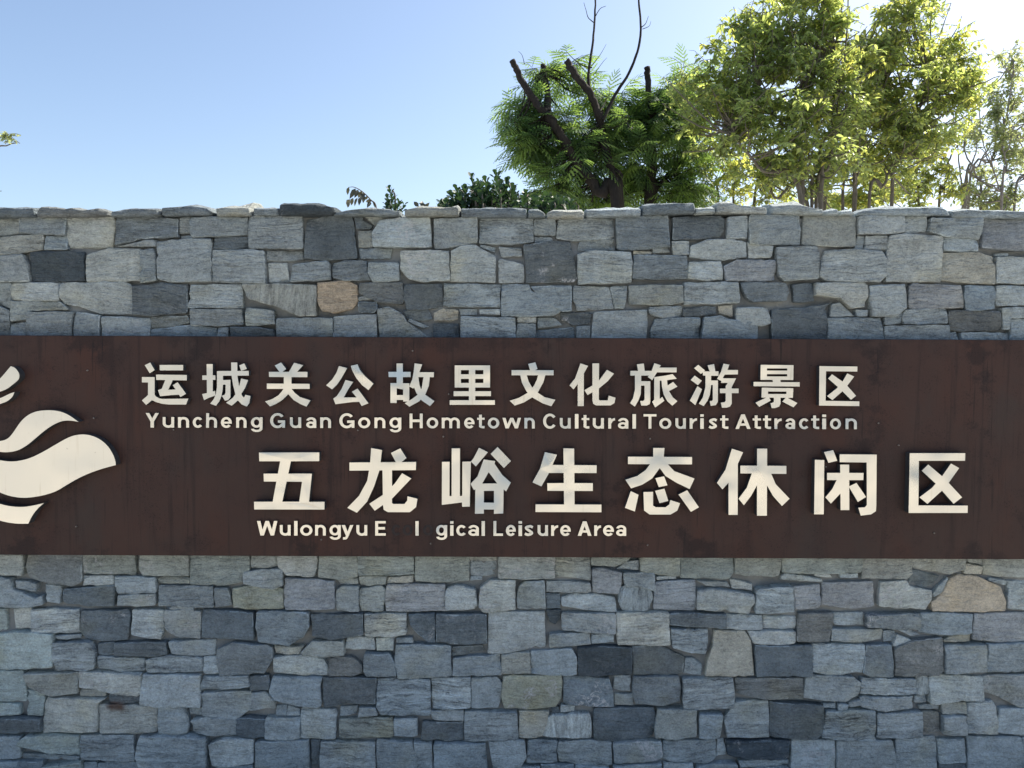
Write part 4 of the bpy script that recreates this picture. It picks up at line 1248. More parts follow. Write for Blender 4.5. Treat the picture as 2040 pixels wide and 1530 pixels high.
def letter(ch, w):
    S, H, X, C = S_, H_, X_, C_
    if ch == 'l': return [bar(0, 0, w, C)]
    if ch == 'i': return [bar(0, 0, w, X), bar(0, C - 5, w, C)]
    if ch == 'o': return ring2(w / 2, X / 2, w / 2, X / 2 + .4, S, H)
    if ch == 'c': return [band(w / 2, X / 2, w / 2, X / 2 + .4, S, H, 38, 322)]
    if ch == 'e': return [band(w / 2, X / 2, w / 2, X / 2 + .4, S, H, 0, 180), band(w / 2, X / 2, w / 2, X / 2 + .4, S, H, 180, 322), bar(S * .6, X / 2 - 2.4, w - .05, X / 2 + 1.6)]
    if ch == 'u': return [bar(0, X * .4, S, X), bar(w - S, 0, w, X), band(w / 2, X * .42, w / 2, X * .42 + .3, S, H, 180, 360)]
    if ch in 'nh': return [bar(0, 0, S, X if ch == 'n' else C), bar(w - S, 0, w, X * .59), band(w / 2, X * .58, w / 2, X * .42 + .3, S, H, 0, 180)]
    if ch == 'm':
        m = (w + S) / 2
        return [bar(0, 0, S, X), bar(m - S, 0, m, X * .59), bar(w - S, 0, w, X * .59), band(m / 2, X * .58, m / 2, X * .42 + .3, S, H, 0, 180), band(w - m / 2, X * .58, m / 2, X * .42 + .3, S, H, 0, 180)]
    if ch == 'r': return [bar(0, 0, S, X), band(w + .5, X * .48, w - S * .3, X * .52, S * .85, H, 92, 176)]
    if ch == 'a': return [bar(w - S, 0, w, X * .66), band(w / 2, X * .65, w / 2, X * .35 + .3, S, H - .3, 0, 168)] + ring2(w * .47, 6.3, w * .47, 6.6, S, 4.3)
    if ch == 'g': return ring2(w * .48, X / 2 + .3, w * .48, X / 2, S, H - .2) + [bar(w - S, -1.5, w, X), band(w / 2, -1, w / 2, 7.4, S, H - .4, 192, 360)]
    if ch == 's': return [path([(w - 1.5, X - 4.5), (w * .62, X - 2.3), (3.2, X - 5.2), (w / 2, X / 2), (w - 3.0, 5.6), (w * .42, 2.3), (1, 4.4)], 5.0)]
    if ch == 't': return [bar(w * .25, 2.5, w * .25 + S, X + 6), bar(0, X - H + .6, w, X), band(w * .25 + S + 2.6, 5.0, S + 2.6, 5.0, S, 4.7, 180, 272), bar(w * .25 + S + 2, 0, w, 4.7)]
    if ch == 'w':
        q = w / 4; d = 6.2
        return [diag(0, X, q - d / 2, 0, d), diag(2 * q - d / 2, X, q - d / 2, 0, d), diag(2 * q - d / 2, X, 3 * q - d / 2, 0, d), diag(w - d, X, 3 * q - d / 2, 0, d)]
    if ch == 'W':
        q = w / 4; d = 6.8
        return [diag(0, C, q - d / 2, 0, d), diag(2 * q - d / 2, C, q - d / 2, 0, d), diag(2 * q - d / 2, C, 3 * q - d / 2, 0, d), diag(w - d, C, 3 * q - d / 2, 0, d)]
    if ch == 'y': return [diag(0, X, w / 2 - 3.4, 0, 6.8), [(w - 6.6, X), (w, X), (w * .52, -4.5), (w * .40, -7.5), (w * .12, -8), (w * .12, -3.2), (w * .33, -3)]]
    if ch == 'Y': return [diag(0, C, w / 2 - 3.6, C * .42, 7.2), diag(w - 7.2, C, w / 2 - 3.6, C * .42, 7.2), bar(w / 2 - 3.4, 0, w / 2 + 3.4, C * .46)]
    if ch == 'H': return [bar(0, 0, S, C), bar(w - S, 0, w, C), bar(S - .5, C / 2 - 2.4, w - S + .5, C / 2 + 2.8)]
    if ch == 'T': return [bar(0, C - H, w, C), bar(w / 2 - S / 2, 0, w / 2 + S / 2, C - 1)]
    if ch == 'L': return [bar(0, 0, S, C), bar(0, 0, w, H)]
    if ch == 'E': return [bar(0, 0, S, C), bar(0, 0, w, H), bar(0, C - H, w, C), bar(0, C / 2 - 2.4, w * .93, C / 2 + 2.6)]
    if ch == 'A': return [diag(0, 0, w / 2 - 3.6, C, 7.0), diag(w - 7.0, 0, w / 2 - 3.4, C, 7.0), bar(w * .22, 6.4, w * .78, 11)]
    if ch == 'C': return [band(w / 2, C / 2, w / 2, C / 2 + .5, S + .3, H + .2, 36, 324, 24)]
    if ch == 'G': return [band(w / 2, C / 2, w / 2, C / 2 + .5, S + .3, H + .2, 38, 330, 24), bar(w - 5.6, 0.3, w, C / 2 + .5), bar(w * .52, C / 2 - 4.3, w, C / 2 + .6)]

def latin(txt, base0, base1, xr, parent, dep, name='letter', mats=(M_LET, M_RETURN), tilts=None):
    for wi, w in enumerate(txt.split()):
        ch = w[0]; x0, x1 = (float(a) for a in w[1:].split('-'))
        base = base0 + (base1 - base0) * (x0 - xr[0]) / (xr[1] - xr[0])
        Yf = SY - dep
        tl = (tilts or {}).get(wi, (lr.uniform(-.02, .02), lr.uniform(-.015, .010)))
        polys = [[xz(x0 + p[0], base - p[1], Yf) for p in P] for P in letter(ch, x1 - x0)]
        union_prism(name, polys, Yf, SY + .002, parent, tl, mats)
sk = lambda a: (lr.uniform(-.05, .05), a)
latin(LINE1, 851.8, 855.0, (290, 1707), sign, .011, tilts={4: sk(.03), 8: sk(.03), 20: sk(.075), 21: sk(.085), 23: sk(.07), 24: sk(.05), 25: sk(.055)})
latin(LINE2, 1066.8, 1067.6, (512, 1248), sign, .011, tilts={14: sk(.07), 15: sk(.11), 16: sk(.12), 17: sk(.11), 18: sk(.12), 19: sk(.10)})
M_GLUE = mat_flat('glue_residue', (0.034, 0.026, 0.025), 0.7, 0.3, var=0.5, scale=120)
latin(GHOST, 1066.8, 1066.8, (512, 1248), sign, .0012, name='glue_mark', mats=(M_GLUE, M_GLUE), tilts={0: (0, 0), 1: (0, 0), 2: (0, 0)})

# small fixing studs left standing on the sheet
M_STUD = mat_flat('stud_metal', (0.20, 0.18, 0.165), 0.5, 0.5, metal=0.6)
bm = bmesh.new()
bmesh.ops.create_cone(bm, segments=8, radius1=.0036, radius2=.0024, depth=.006, cap_ends=True, matrix=Matrix.Rotation(R(90), 4, 'X'))
stud = bpy.data.meshes.new('stud'); bm.to_mesh(stud); bm.free(); stud.materials.append(M_STUD)
for px, py in [(174, 738), (187, 833), (152, 1049), (822, 699), (346, 856), (713, 857), (883, 870), (1295, 874), (640, 1075), (858, 1083), (894, 785), (1290, 1086),
               (1790, 887), (1861, 1062), (1750, 843), (1645, 930)]:
    p = at(px, py, SY - .002)
    o = link('stud', stud, sign); o.location = p
# ---------------------------------------------------------------- plants behind the wall
class Tubes:
    def __init__(s): s.V = []; s.F = []
    def tube(s, pts, radii, sides=7, cap=True, rough=0.0, rg=None):
        pts = [Vector(p) for p in pts]
        b0 = None
        prev = None
        x = Vector((1, 0, 0))
        for i, p in enumerate(pts):
            d = (pts[min(i + 1, len(pts) - 1)] - pts[max(i - 1, 0)])
            d = d.normalized() if d.length > 1e-9 else Vector((0, 0, 1))
            x = (x - d * x.dot(d))
            if x.length < 1e-4: x = d.orthogonal()
            x.normalize(); y = d.cross(x)
            b = len(s.V)
            for k in range(sides):
                a = 2 * math.pi * k / sides
                r = radii[i] * (1 + (rough * rg.uniform(-1, 1) if rough else 0))
                s.V.append(p + (x * math.cos(a) + y * math.sin(a)) * r)
            if prev is not None:
                for k in range(sides):
                    j = (k + 1) % sides
                    s.F.append((prev + k, prev + j, b + j)); s.F.append((prev + k, b + j, b + k))
            prev = b
        if cap:
            k0 = len(s.V); s.V.append(pts[-1])
            for k in range(sides): s.F.append((prev + k, prev + (k + 1) % sides, k0))
    def build(s, name, mat, parent):
        return link(name, np_mesh(name, np.array([tuple(v) for v in s.V]), np.array(s.F), mat, True), parent)

def curve(pts, n, wob=0.0, rg=None):
    """smooth polyline through pts"""
    P = [Vector(p) for p in pts]
    Q = [P[0] * 2 - P[1]] + P + [P[-1] * 2 - P[-2]]
    out = []
    for i in range(1, len(Q) - 2):
        for k in range(n):
            t = k / n
            a, b, c, d = Q[i - 1], Q[i], Q[i + 1], Q[i + 2]
            p = .5 * ((2 * b) + (c - a) * t + (2 * a - 5 * b + 4 * c - d) * t * t + (3 * b - a - 3 * c + d) * t ** 3)
            if wob: p = p + Vector((rg.uniform(-1, 1), rg.uniform(-1, 1), rg.uniform(-1, 1))) * wob
            out.append(p)
    out.append(P[-1])
    return out

def scatter(tv, tf, O, D, U, L, Wd, rnd):
    """instances of a template leaf (x across, y along, z normal); returns V, F, face values"""
    O = np.asarray(O); D = np.asarray(D, float); U = np.asarray(U, float)
    D /= np.linalg.norm(D, axis=1)[:, None] + 1e-9
    X = np.cross(D, U); X /= np.linalg.norm(X, axis=1)[:, None] + 1e-9
    N = np.cross(X, D)
    L = np.asarray(L)[:, None, None]; Wd = np.asarray(Wd)[:, None, None]
    V = O[:, None, :] + X[:, None, :] * (tv[None, :, 0:1] * Wd) + D[:, None, :] * (tv[None, :, 1:2] * L) + N[:, None, :] * (tv[None, :, 2:3] * L)
    n, k = V.shape[:2]
    F = tf[None] + (np.arange(n) * k)[:, None, None]
    return V.reshape(-1, 3), F.reshape(-1, 3), np.repeat(np.asarray(rnd), len(tf))

def leaf_obj(name, V, F, rv, mat, parent):
    me = np_mesh(name, V, F, mat)
    a = me.attributes.new('rnd', 'FLOAT', 'FACE'); a.data.foreach_set('value', rv.astype(np.float32))
    return link(name, me, parent)

# leaf templates ------------------------------------------------
PRIVET_V = np.array([(0, 0, 0), (0, .36, -.02), (0, .70, -.06), (0, 1.0, -.16), (.5, .30, .06), (.42, .66, .0), (-.5, .30, .06), (-.42, .66, .0)])
PRIVET_F = np.array([(0, 4, 1), (4, 5, 2), (4, 2, 1), (5, 3, 2), (0, 1, 6), (6, 1, 2), (6, 2, 7), (7, 2, 3)])
OBOV_V = np.array([(0, 0, 0), (0, .5, .04), (0, 1.0, -.05), (.22, .45, .07), (.5, .80, .04), (.25, .98, -.03), (-.22, .45, .07), (-.5, .80, .04), (-.25, .98, -.03)])
OBOV_F = np.array([(0, 3, 1), (3, 4, 1), (4, 5, 1), (5, 2, 1), (0, 1, 6), (6, 1, 7), (7, 1, 8), (8, 1, 2)])

def frond_template():
    """doubly pinnate silk tree leaf: arched axis, narrow feathered pinnae; unit length along y"""
    V = []; F = []
    npin = 5
    for k in range(npin):
        t = .25 + .75 * k / (npin - 1)
        base = Vector((0, t, -.45 * t * t))
        for sx in (-1, 1):
            L = .46 * math.sin(math.pi * min(1, .32 + .50 * t)) + .10
            ang = R(66 - 38 * t)
            d = Vector((sx * math.sin(ang), math.cos(ang), -.45)).normalized()
            side = d.cross(Vector((0, 0, 1))).normalized()
            m = 5
            for sy in (-1, 1):
                for q in range(m):
                    u0, u1 = q / m, (q + .86) / m
                    p0 = base + d * (L * u0) + Vector((0, 0, -.22 * u0 * u0 * L)); p1 = base + d * (L * u1) + Vector((0, 0, -.22 * u1 * u1 * L))
                    w = L * .085 * (math.sin(math.pi * (.22 + .62 * (u0 + u1) / 2)))
                    b = len(V)
                    o = side * sy * w + d * (L * .05) + Vector((0, 0, -.25 * w))
                    V += [p0, p1, p1 + o, p0 + o * .95]
                    F += [(b, b + 1, b + 2), (b, b + 2, b + 3)]
    return np.array([tuple(v) for v in V]), np.array(F)
FR_V, FR_F = frond_template()

M_PRIV = mat_leaf('privet_leaf', (0.14, 0.20, 0.095), (0.46, 0.62, 0.17), .60, .5, .35)
M_PRIV_Y = mat_leaf('privet_leaf_young', (0.16, 0.205, 0.075), (0.56, 0.66, 0.15), .62, .4, .4)
M_SILK = mat_leaf('silk_leaf', (0.060, 0.118, 0.062), (0.25, 0.44, 0.09), .48, .25, .5)
M_PITT = mat_leaf('glossy_leaf', (0.024, 0.056, 0.034), (0.06, 0.13, 0.04), .22, .3, .5)
M_FAR = mat_leaf('pale_leaf', (0.16, 0.21, 0.13), (0.44, 0.56, 0.24), .58, .3, .5)
M_DRY = mat_leaf('dry_leaf', (0.050, 0.060, 0.052), (0.10, 0.11, 0.06), .2, .3, .5)
B_DARK = mat_bark('silk_bark', (0.032, 0.028, 0.026))
B_GREY = mat_bark('privet_bark', (0.15, 0.135, 0.115))
B_PALE = mat_bark('pale_bark', (0.24, 0.22, 0.205))

def npv(L): return np.array([tuple(v) for v in L])
def unit(rg):
    while True:
        v = Vector((rg.uniform(-1, 1), rg.uniform(-1, 1), rg.uniform(-1, 1)))
        if .05 < v.length < 1: return v.normalized()

def blob_point(rg, blobs, shell):
    """blobs: centre px,py, half width px, half height px, depth centre Y, half depth m"""
    tot = [b[2] * b[3] for b in blobs]
    b = rg.choices(blobs, tot)[0]
    v = unit(rg) * (rg.random() ** shell)
    return at(b[0] + v.x * b[2], b[1] - v.z * b[3], b[4] + v.y * b[5]), b, v

def clumps(rg, blobs, n, per, spread):
    for _ in range(n):
        c, b, v = blob_point(rg, blobs, .45)
        s = spread * rg.uniform(.6, 1.4)
        for _ in range(max(1, int(per * rg.uniform(.5, 1.5)))):
            o = unit(rg) * s * rg.random() ** .5
            o.z *= .7
            yield c + o, c, b, v

def privet(name, label, stems, blobs, ntwig, Y, seed, leaf=.046, mats=(M_PRIV, M_PRIV_Y), young=.16, per=12, bark=B_GREY, droop=.55, trunk_r=.020, group=None, twigsides=3, cat='tree'):
    rg = random.Random(seed)
    base = at(stems[0][0][0], 700, Y); base.z = 0
    root = empty(name, base)
    tag(root, label, cat, group)
    T = Tubes(); pts_all = []
    for st in stems:
        P = [at(p[0], p[1], Y + (p[2] if len(p) > 2 else 0)) for p in st]
        foot = Vector((base.x + (P[0].x - base.x) * .85, P[0].y, 0.0)); P = [foot] + P
        C = curve(P, 7, .006, rg)
        r0 = trunk_r * rg.uniform(.75, 1.1)
        rad = [max(.0045, r0 * (1 - .88 * i / (len(C) - 1)) ) for i in range(len(C))]
        T.tube(C, rad, 7, rough=.08, rg=rg)
        pts_all += C[5:]
    O, D, U, L, W, rv, yg = [], [], [], [], [], [], []
    for k, (p, c, b, v) in enumerate(clumps(rg, blobs, ntwig // 7, 7,   .17 * max(.25, leaf / .062 * (1 if leaf > .03 else .35)))):
        # twig grows outwards from the inside of its clump
        out = (p - c); out = out.normalized() if out.length > .01 else unit(rg)
        out = (out + Vector((0, 0, .25)) + unit(rg) * .6).normalized()
        ln = rg.uniform(.14, .30) * leaf / .062
        q = p - out * ln
        twig = curve([q, q + out * ln * .5 + unit(rg) * .015, p + Vector((0, 0, -.1 * ln))], 3)
        T.tube(twig, [.0028, .0024, .002, .0018, .0016, .0013, .001][:len(twig)], 3, cap=False)
        if k % 8 == 0 and pts_all:
            s = min(rg.sample(pts_all, min(24, len(pts_all))), key=lambda a: (a - q).length + max(0, a.z - q.z) * 2)
            mid = (s + q) / 2 + Vector((0, 0, -.06)) * (s - q).length + unit(rg) * .03
            cc = curve([s, mid, q], 4, .004, rg)
            T.tube(cc, [.0085 - .0058 * i / (len(cc) - 1) for i in range(len(cc))], 4, cap=False)
        isy = rg.random() < young * (1.5 if v.z > .2 else .7)
        for i in range(per):
            f = (i // 2 + .6) / (per / 2)
            o = twig[min(len(twig) - 1, int(f * (len(twig) - 1)))].lerp(twig[min(len(twig) - 1, int(f * (len(twig) - 1)) + 1)], .5)
            sd = out.cross(Vector((0, 0, 1)));
            sd = sd.normalized() if sd.length > .01 else Vector((1, 0, 0))
            d = sd * (1 if i % 2 else -1) * rg.uniform(.6, 1.1) + out * rg.uniform(.1, .8) + Vector((0, 0, -droop * rg.uniform(.3, 1.5))) + unit(rg) * .35
            O.append(tuple(o)); D.append(tuple(d)); U.append(tuple(Vector((0, 0, 1)) + unit(rg) * .5))
            l = leaf * rg.uniform(.5, 1.35); L.append(l); W.append(l * rg.uniform(.34, .46)); rv.append(rg.random()); yg.append(isy)
    T.build('trunk', bark, root)
    O, D, U, L, W, rv, yg = map(np.array, (O, D, U, L, W, rv, yg))
    for flag, mt, nm in ((False, mats[0], 'crown'), (True, mats[1], 'young_shoots')):
        s = yg == flag
        if s.any():
            V, F, r = scatter(PRIVET_V, PRIVET_F, O[s], D[s], U[s], L[s], W[s], rv[s])
            leaf_obj(nm, V, F, r, mt, root)
    return root

def silk(name, label, limbs, blobs, nfr, Y, seed, flen=.148, hosts=(0,), extra=()):
    rg = random.Random(seed)
    base = at(limbs[0][0][0][0], 700, Y); base.z = 0
    root = empty(name, base); tag(root, label, 'tree')
    T = Tubes(); pts = []
    for li, (st, r0, r1) in enumerate(limbs):
        P = [at(p[0], p[1], Y + (p[2] if len(p) > 2 else 0)) for p in st]
        if li == 0 or st[0][1] > 405: P = [Vector((P[0].x + (base.x - P[0].x) * .6, Y, 0))] + P
        C = curve(P, 6, min(.008, r1 * .3), rg)
        T.tube(C, [r0 + (r1 - r0) * i / (len(C) - 1) for i in range(len(C))], 9 if r0 > .02 else 5, rough=.10, rg=rg)
        if li in hosts: pts += C[len(C) // 3:]
    O, D, U, L, W, rv = [], [], [], [], [], []
    for k, (p, c, b, v) in enumerate(clumps(rg, blobs, nfr // 11, 11, .11)):
        out = p - c; out.z *= .6
        out = out.normalized() if out.length > .01 else unit(rg)
        d = (out + unit(rg) * .35 + Vector((0, 0, -.15 + .40 * rg.random()))).normalized()
        l = flen * rg.uniform(.7, 1.2)
        o = c.lerp(p, .35)
        O.append(tuple(o)); D.append(tuple(d)); U.append(tuple(Vector((0, 0, 1)) + unit(rg) * .35))
        L.append(l); W.append(l); rv.append(rg.random())
        if k % 6 == 0:
            s = min(rg.sample(pts, min(20, len(pts))), key=lambda a: (a - o).length)
            cc = curve([s, (s + o) / 2 + Vector((0, 0, -.03)) + unit(rg) * .03, o], 3, .003, rg)
            T.tube(cc, [.007 - .005 * i / (len(cc) - 1) for i in range(len(cc))], 4, cap=False)
        T.tube([o, o + d * l * .5 + Vector((0, 0, -.07 * l)), o + d * l + Vector((0, 0, -.28 * l))], [.0022, .0016, .0008], 3, cap=False)
    T.build('trunk', B_DARK, root)
    V, F, r = scatter(FR_V, FR_F, np.array(O), np.array(D), np.array(U), np.array(L), np.array(W), np.array(rv))
    leaf_obj('crown', V, F, r, M_SILK, root)
    return root

# silk trees: pollarded limbs with stubs, two bare leaders, feathery leaves
silk('silk_tree', 'pollarded silk tree with dark stubs, two bare leaders and feathery leaves', [
    ([(1228, 425), (1195, 385, .05), (1150, 325, 0), (1105, 250, -.1), (1088, 228, -.1)], .052, .030),
    ([(1088, 228, -.1), (1060, 195, -.1), (1035, 150, -.1), (1020, 120, -.12)], .030, .022),
    ([(1092, 225, -.1), (1090, 190, 0), (1083, 140, .1), (1082, 130, .1)], .026, .018),
    ([(1235, 420, .1), (1222, 350, .1), (1200, 280, .1), (1193, 225, 0)], .040, .028),
    ([(1193, 230, 0), (1180, 195, -.05), (1150, 155, -.08), (1128, 120, -.1)], .027, .026),
    ([(1176, 195, 0), (1172, 150, 0), (1180, 90, .05), (1185, 30, .1), (1187, -30, .1)], .013, .006),
    ([(1200, 240, 0), (1225, 190, .05), (1258, 135, .08), (1276, 70, .1), (1272, 0, .12), (1271, -40, .12)], .014, .006),
    ([(1183, 45, .1), (1172, 35, .12), (1168, 22, .12), (1163, 5, .12)], .004, .0015),
    ([(1185, 35, .1), (1195, 18, .1), (1207, 12, .1)], .0035, .0015),
    ([(1277, 55, .1), (1286, 47, .1), (1292, 32, .1)], .004, .0015), ([(1280, 58, .1), (1293, 52, .1), (1297, 42, .1)], .003, .001),
    ([(1180, 135, 0), (1160, 130, 0), (1140, 115, 0), (1128, 102, 0)], .005, .002),
    ([(1045, 128, 0), (1040, 110, 0), (1033, 102, 0)], .003, .001), ([(1180, 130, 0), (1195, 110, 0), (1208, 88, 0)], .003, .001),
    ([(1182, 150, 0), (1200, 125, 0), (1209, 115, 0)], .0025, .001),
], [
    (1060, 190, 62, 55, 3.27, .3), (1115, 140, 62, 32, 3.32, .3), (1045, 240, 40, 55, 3.17, .3), (1100, 265, 90, 55, 3.22, .4), (1025, 280, 26, 24, 3.12, .25), (1060, 300, 45, 40, 3.12, .3),
    (1120, 325, 95, 60, 3.22, .4), (1200, 185, 45, 40, 3.32, .35), (1200, 290, 80, 80, 3.32, .45), (1110, 385, 80, 35, 3.22, .5), (1170, 395, 90, 28, 3.4, .3), (1240, 395, 60, 28, 3.5, .3), (1235, 235, 50, 55, 3.32, .4),
], 1250, 3.0, 21, hosts=(0, 1, 2, 3))
silk('silk_tree', 'silk tree with one thick sawn upright stub beside the bare leaders', [
    ([(1296, 425), (1296, 380), (1298, 310), (1296, 230, 0)], .062, .034),
    ([(1296, 240, 0), (1295, 205, -.1), (1291, 160, -.1), (1289, 134, -.1)], .026, .024),
    ([(1298, 390, 0), (1325, 355, .1), (1345, 335, .15), (1375, 300, .2)], .022, .010),
    ([(1290, 380, 0), (1260, 382, .1), (1225, 372, .15)], .012, .008),
    ([(1378, 140, .3), (1386, 120, .3), (1386, 103, .3), (1372, 100, .3)], .003, .001),
], [
    (1280, 225, 70, 45, 3.5, .4), (1330, 215, 60, 55, 3.6, .4), (1370, 170, 55, 40, 3.6, .3), (1280, 300, 95, 70, 3.6, .5), (1360, 290, 70, 70, 3.6, .4),
    (1320, 370, 60, 40, 3.7, .4), (1250, 370, 60, 40, 3.8, .4), (1385, 380, 50, 35, 3.6, .3),
], 1250, 3.5, 22, hosts=(0, 2, 3))

# privets
privet('privet_tree', 'leafy privet tree with many slim stems beside the silk trees', [
    [(1600, 425), (1596, 340), (1580, 280), (1530, 205), (1500, 150)], [(1618, 425, .1), (1612, 330), (1605, 240), (1590, 120)],
    [(1635, 425), (1640, 350), (1630, 250), (1640, 120)], [(1625, 425, .1), (1650, 330), (1668, 220), (1660, 60)],
    [(1600, 425, -.1), (1520, 340, -.1), (1470, 280, -.15), (1455, 240, -.15)], [(1610, 420, .1), (1545, 395, .1), (1535, 330, .1)],
], [
    (1490, 110, 80, 85, 2.6, .4), (1500, 50, 50, 40, 2.7, .3), (1420, 175, 80, 65, 2.6, .4), (1395, 185, 60, 50, 2.7, .3), (1560, 140, 100, 110, 2.6, .5), (1470, 230, 120, 80, 2.6, .5), (1580, 230, 110, 80, 2.5, .5),
    (1630, 60, 85, 110, 2.7, .4), (1660, 180, 80, 110, 2.6, .4), (1640, -20, 65, 80, 2.7, .4), (1560, 30, 55, 55, 2.7, .3), (1650, 285, 70, 60, 2.6, .4), (1410, 260, 70, 70, 2.7, .4), (1520, 310, 90, 60, 2.7, .4), (1600, 330, 80, 60, 2.8, .4),
], 2000, 2.6, 31)
privet('privet_tree', 'broad privet tree with forked stem between the leafy privet and the bare tree', [
    [(1703, 425), (1703, 370), (1720, 310), (1745, 250), (1765, 150)], [(1703, 370), (1690, 310), (1700, 220), (1690, 130)],
    [(1680, 425, .1), (1680, 330, .1), (1690, 230)], [(1730, 425), (1760, 370), (1790, 300), (1830, 220), (1850, 130)],
    [(1640, 425, .2), (1690, 340, .2), (1760, 270, .1), (1800, 200)], [(1775, 425), (1780, 340), (1840, 250), (1880, 180)],
], [
    (1740, 150, 80, 90, 3.2, .5), (1712, 120, 55, 60, 2.9, .3), (1745, 90, 55, 45, 3.1, .3), (1700, 200, 60, 60, 2.9, .3), (1690, 330, 70, 60, 3.3, .4), (1780, 330, 80, 60, 3.3, .4), (1815, 60, 85, 85, 3.2, .4), (1800, 150, 100, 90, 3.1, .5), (1890, 130, 75, 90, 3.2, .4), (1750, 230, 90, 80, 3.2, .5),
    (1860, 220, 95, 80, 3.2, .5), (1930, 165, 45, 60, 3.2, .3), (1830, -10, 85, 60, 3.2, .4), (1700, 260, 60, 60, 3.2, .4), (1830, 285, 80, 60, 3.3, .4),
], 1950, 3.2, 32, young=.28)
# lower growth glowing in the sun behind
privet('privet_bush', 'low yellow green bush under the leafy privet beside the silk trees', [
    [(1430, 430), (1420, 370), (1400, 320)], [(1460, 430), (1470, 370), (1490, 320)], [(1500, 430), (1520, 380), (1545, 330)],
], [(1400, 330, 55, 70, 3.9, .4), (1470, 340, 65, 70, 3.9, .4), (1540, 350, 50, 60, 3.9, .4), (1440, 400, 90, 35, 3.8, .4), (1560, 395, 60, 30, 3.9, .3)],
    330, 3.9, 33, young=.6, cat='bush', trunk_r=.02)
privet('privet_bush', 'bright yellow green bush behind the forked privet stem', [
    [(1700, 430), (1705, 380), (1720, 340)], [(1740, 430), (1750, 380), (1760, 340)],
], [(1710, 380, 55, 50, 5.2, .4), (1760, 340, 50, 50, 5.2, .4), (1650, 395, 40, 25, 5.2, .3)],
    200, 5.2, 34, young=.85, cat='bush', trunk_r=.02, leaf=.075)
privet('privet_bush', 'dense yellow green bush in front of the bare tree', [
    [(1830, 430), (1830, 380), (1840, 320)], [(1870, 430), (1880, 380), (1890, 320)],
], [(1840, 330, 60, 60, 4.2, .4), (1880, 370, 45, 55, 4.2, .4), (1800, 385, 55, 40, 4.2, .4), (1860, 290, 45, 40, 4.3, .4)],
    300, 4.2, 35, young=.5, cat='bush', trunk_r=.02)
# thin tree at the far right: bare below, sparse pale leaves above
privet('bare_tree', 'thin mostly bare tree with crossing twigs beside the dense yellow green bush', [
    [(1995, 425), (1992, 380), (1975, 330), (1955, 270), (1950, 200)], [(1995, 400), (2005, 340), (1998, 280), (2010, 200), (2020, 120)],
    [(1918, 430, .2), (1916, 370, .2), (1908, 300, .2), (1900, 230, .2)], [(1920, 400, .2), (1950, 330, .2), (1990, 260, .2), (2030, 200, .2)],
    [(1955, 425, .3), (1945, 350, .3), (1920, 290, .3), (1960, 230, .3)], [(2020, 425, .2), (2045, 350, .2), (2030, 280, .2), (1990, 220, .2)],
    [(1930, 390, .3), (1975, 320, .3), (1985, 250, .3), (1970, 180, .3)], [(1925, 410, .1), (1932, 340, .1), (1945, 290, .1), (1930, 225, .1)],
], [(2010, 140, 50, 70, 4.2, .3), (2040, 190, 50, 70, 4.2, .3), (1975, 200, 45, 45, 4.2, .3), (2010, 260, 60, 50, 4.3, .3), (1960, 390, 60, 35, 4.4, .3), (2050, 330, 50, 70, 4.3, .3), (1960, 265, 60, 50, 4.3, .3), (1985, 330, 50, 50, 4.5, .3), (2020, 385, 50, 35, 4.4, .3)],
    560, 4.1, 36, leaf=.05, mats=(M_FAR, M_FAR), young=.0, bark=B_PALE, trunk_r=.014, per=9)
# branch tips of a tree that stands off to the left
privet('locust_tree', 'small pale green leaf sprays of a tree over the left end of the wall', [
    [(-240, 430), (-230, 300), (-200, 180)], [(-230, 350), (-130, 300), (-30, 268)], [(-225, 380), (-130, 382), (-40, 380)],
], [(-16, 270, 30, 13, 2.4, .08), (-22, 380, 26, 9, 2.4, .08), (-110, 285, 40, 25, 2.4, .2), (-120, 380, 40, 20, 2.4, .2), (-200, 200, 40, 40, 2.4, .2)],
    420, 2.4, 37, leaf=.026, mats=(M_FAR, M_PRIV), young=.3, per=14, trunk_r=.05)

# pittosporum shrubs: whorls of blunt leathery leaves
def whorl_shrub(name, label, tips, Y, seed, size=.055, stemr=.006):
    rg = random.Random(seed)
    b = at(sum(t[0] for t in tips) / len(tips), 600, Y); b.z = 0
    root = empty(name, b); tag(root, label, 'bush')
    T = Tubes(); O, D, U, L, W, rv = [], [], [], [], [], []
    for (px, py, dy, tx) in tips:
        tip = at(px, py, Y + dy)
        ax = Vector((tx + rg.uniform(-.2, .2), rg.uniform(-.35, .35) - .1, 1)).normalized()
        ln = rg.uniform(.10, .16)
        q = tip - ax * ln
        T.tube(curve([(b + (q - b) * .0 + Vector((rg.uniform(-.1, .1), 0, 0))), b.lerp(q, .6) + unit(rg) * .04, q, tip - ax * .02], 4), [.012, .011, .010, .009, .008, .007, .006, .005, .005, .004, .004, .003, .003], 5)
        a0 = rg.uniform(0, 6.3)
        x = ax.orthogonal().normalized(); y = ax.cross(x)
        nl = 18
        for k in range(nl):
            f = k / (nl - 1)
            a = a0 + k * 2.39996
            rad = x * math.cos(a) + y * math.sin(a)
            spread = 1.15 - .85 * f
            d = (ax * (1.05 - .55 * spread) + rad * spread + unit(rg) * .15)
            O.append(tuple(q + ax * (ln * (.15 + .75 * f)))); D.append(tuple(d)); U.append(tuple(ax + unit(rg) * .1 - rad * .2))
            l = size * rg.uniform(.8, 1.2) * (1 - .25 * f); L.append(l); W.append(l * rg.uniform(.50, .62)); rv.append(rg.random())
    T.build('stem', B_GREY, root)
    V, F, r = scatter(OBOV_V, OBOV_F, np.array(O), np.array(D), np.array(U), np.array(L), np.array(W), np.array(rv))
    leaf_obj('foliage', V, F, r, M_PITT, root)
rg = random.Random(77)
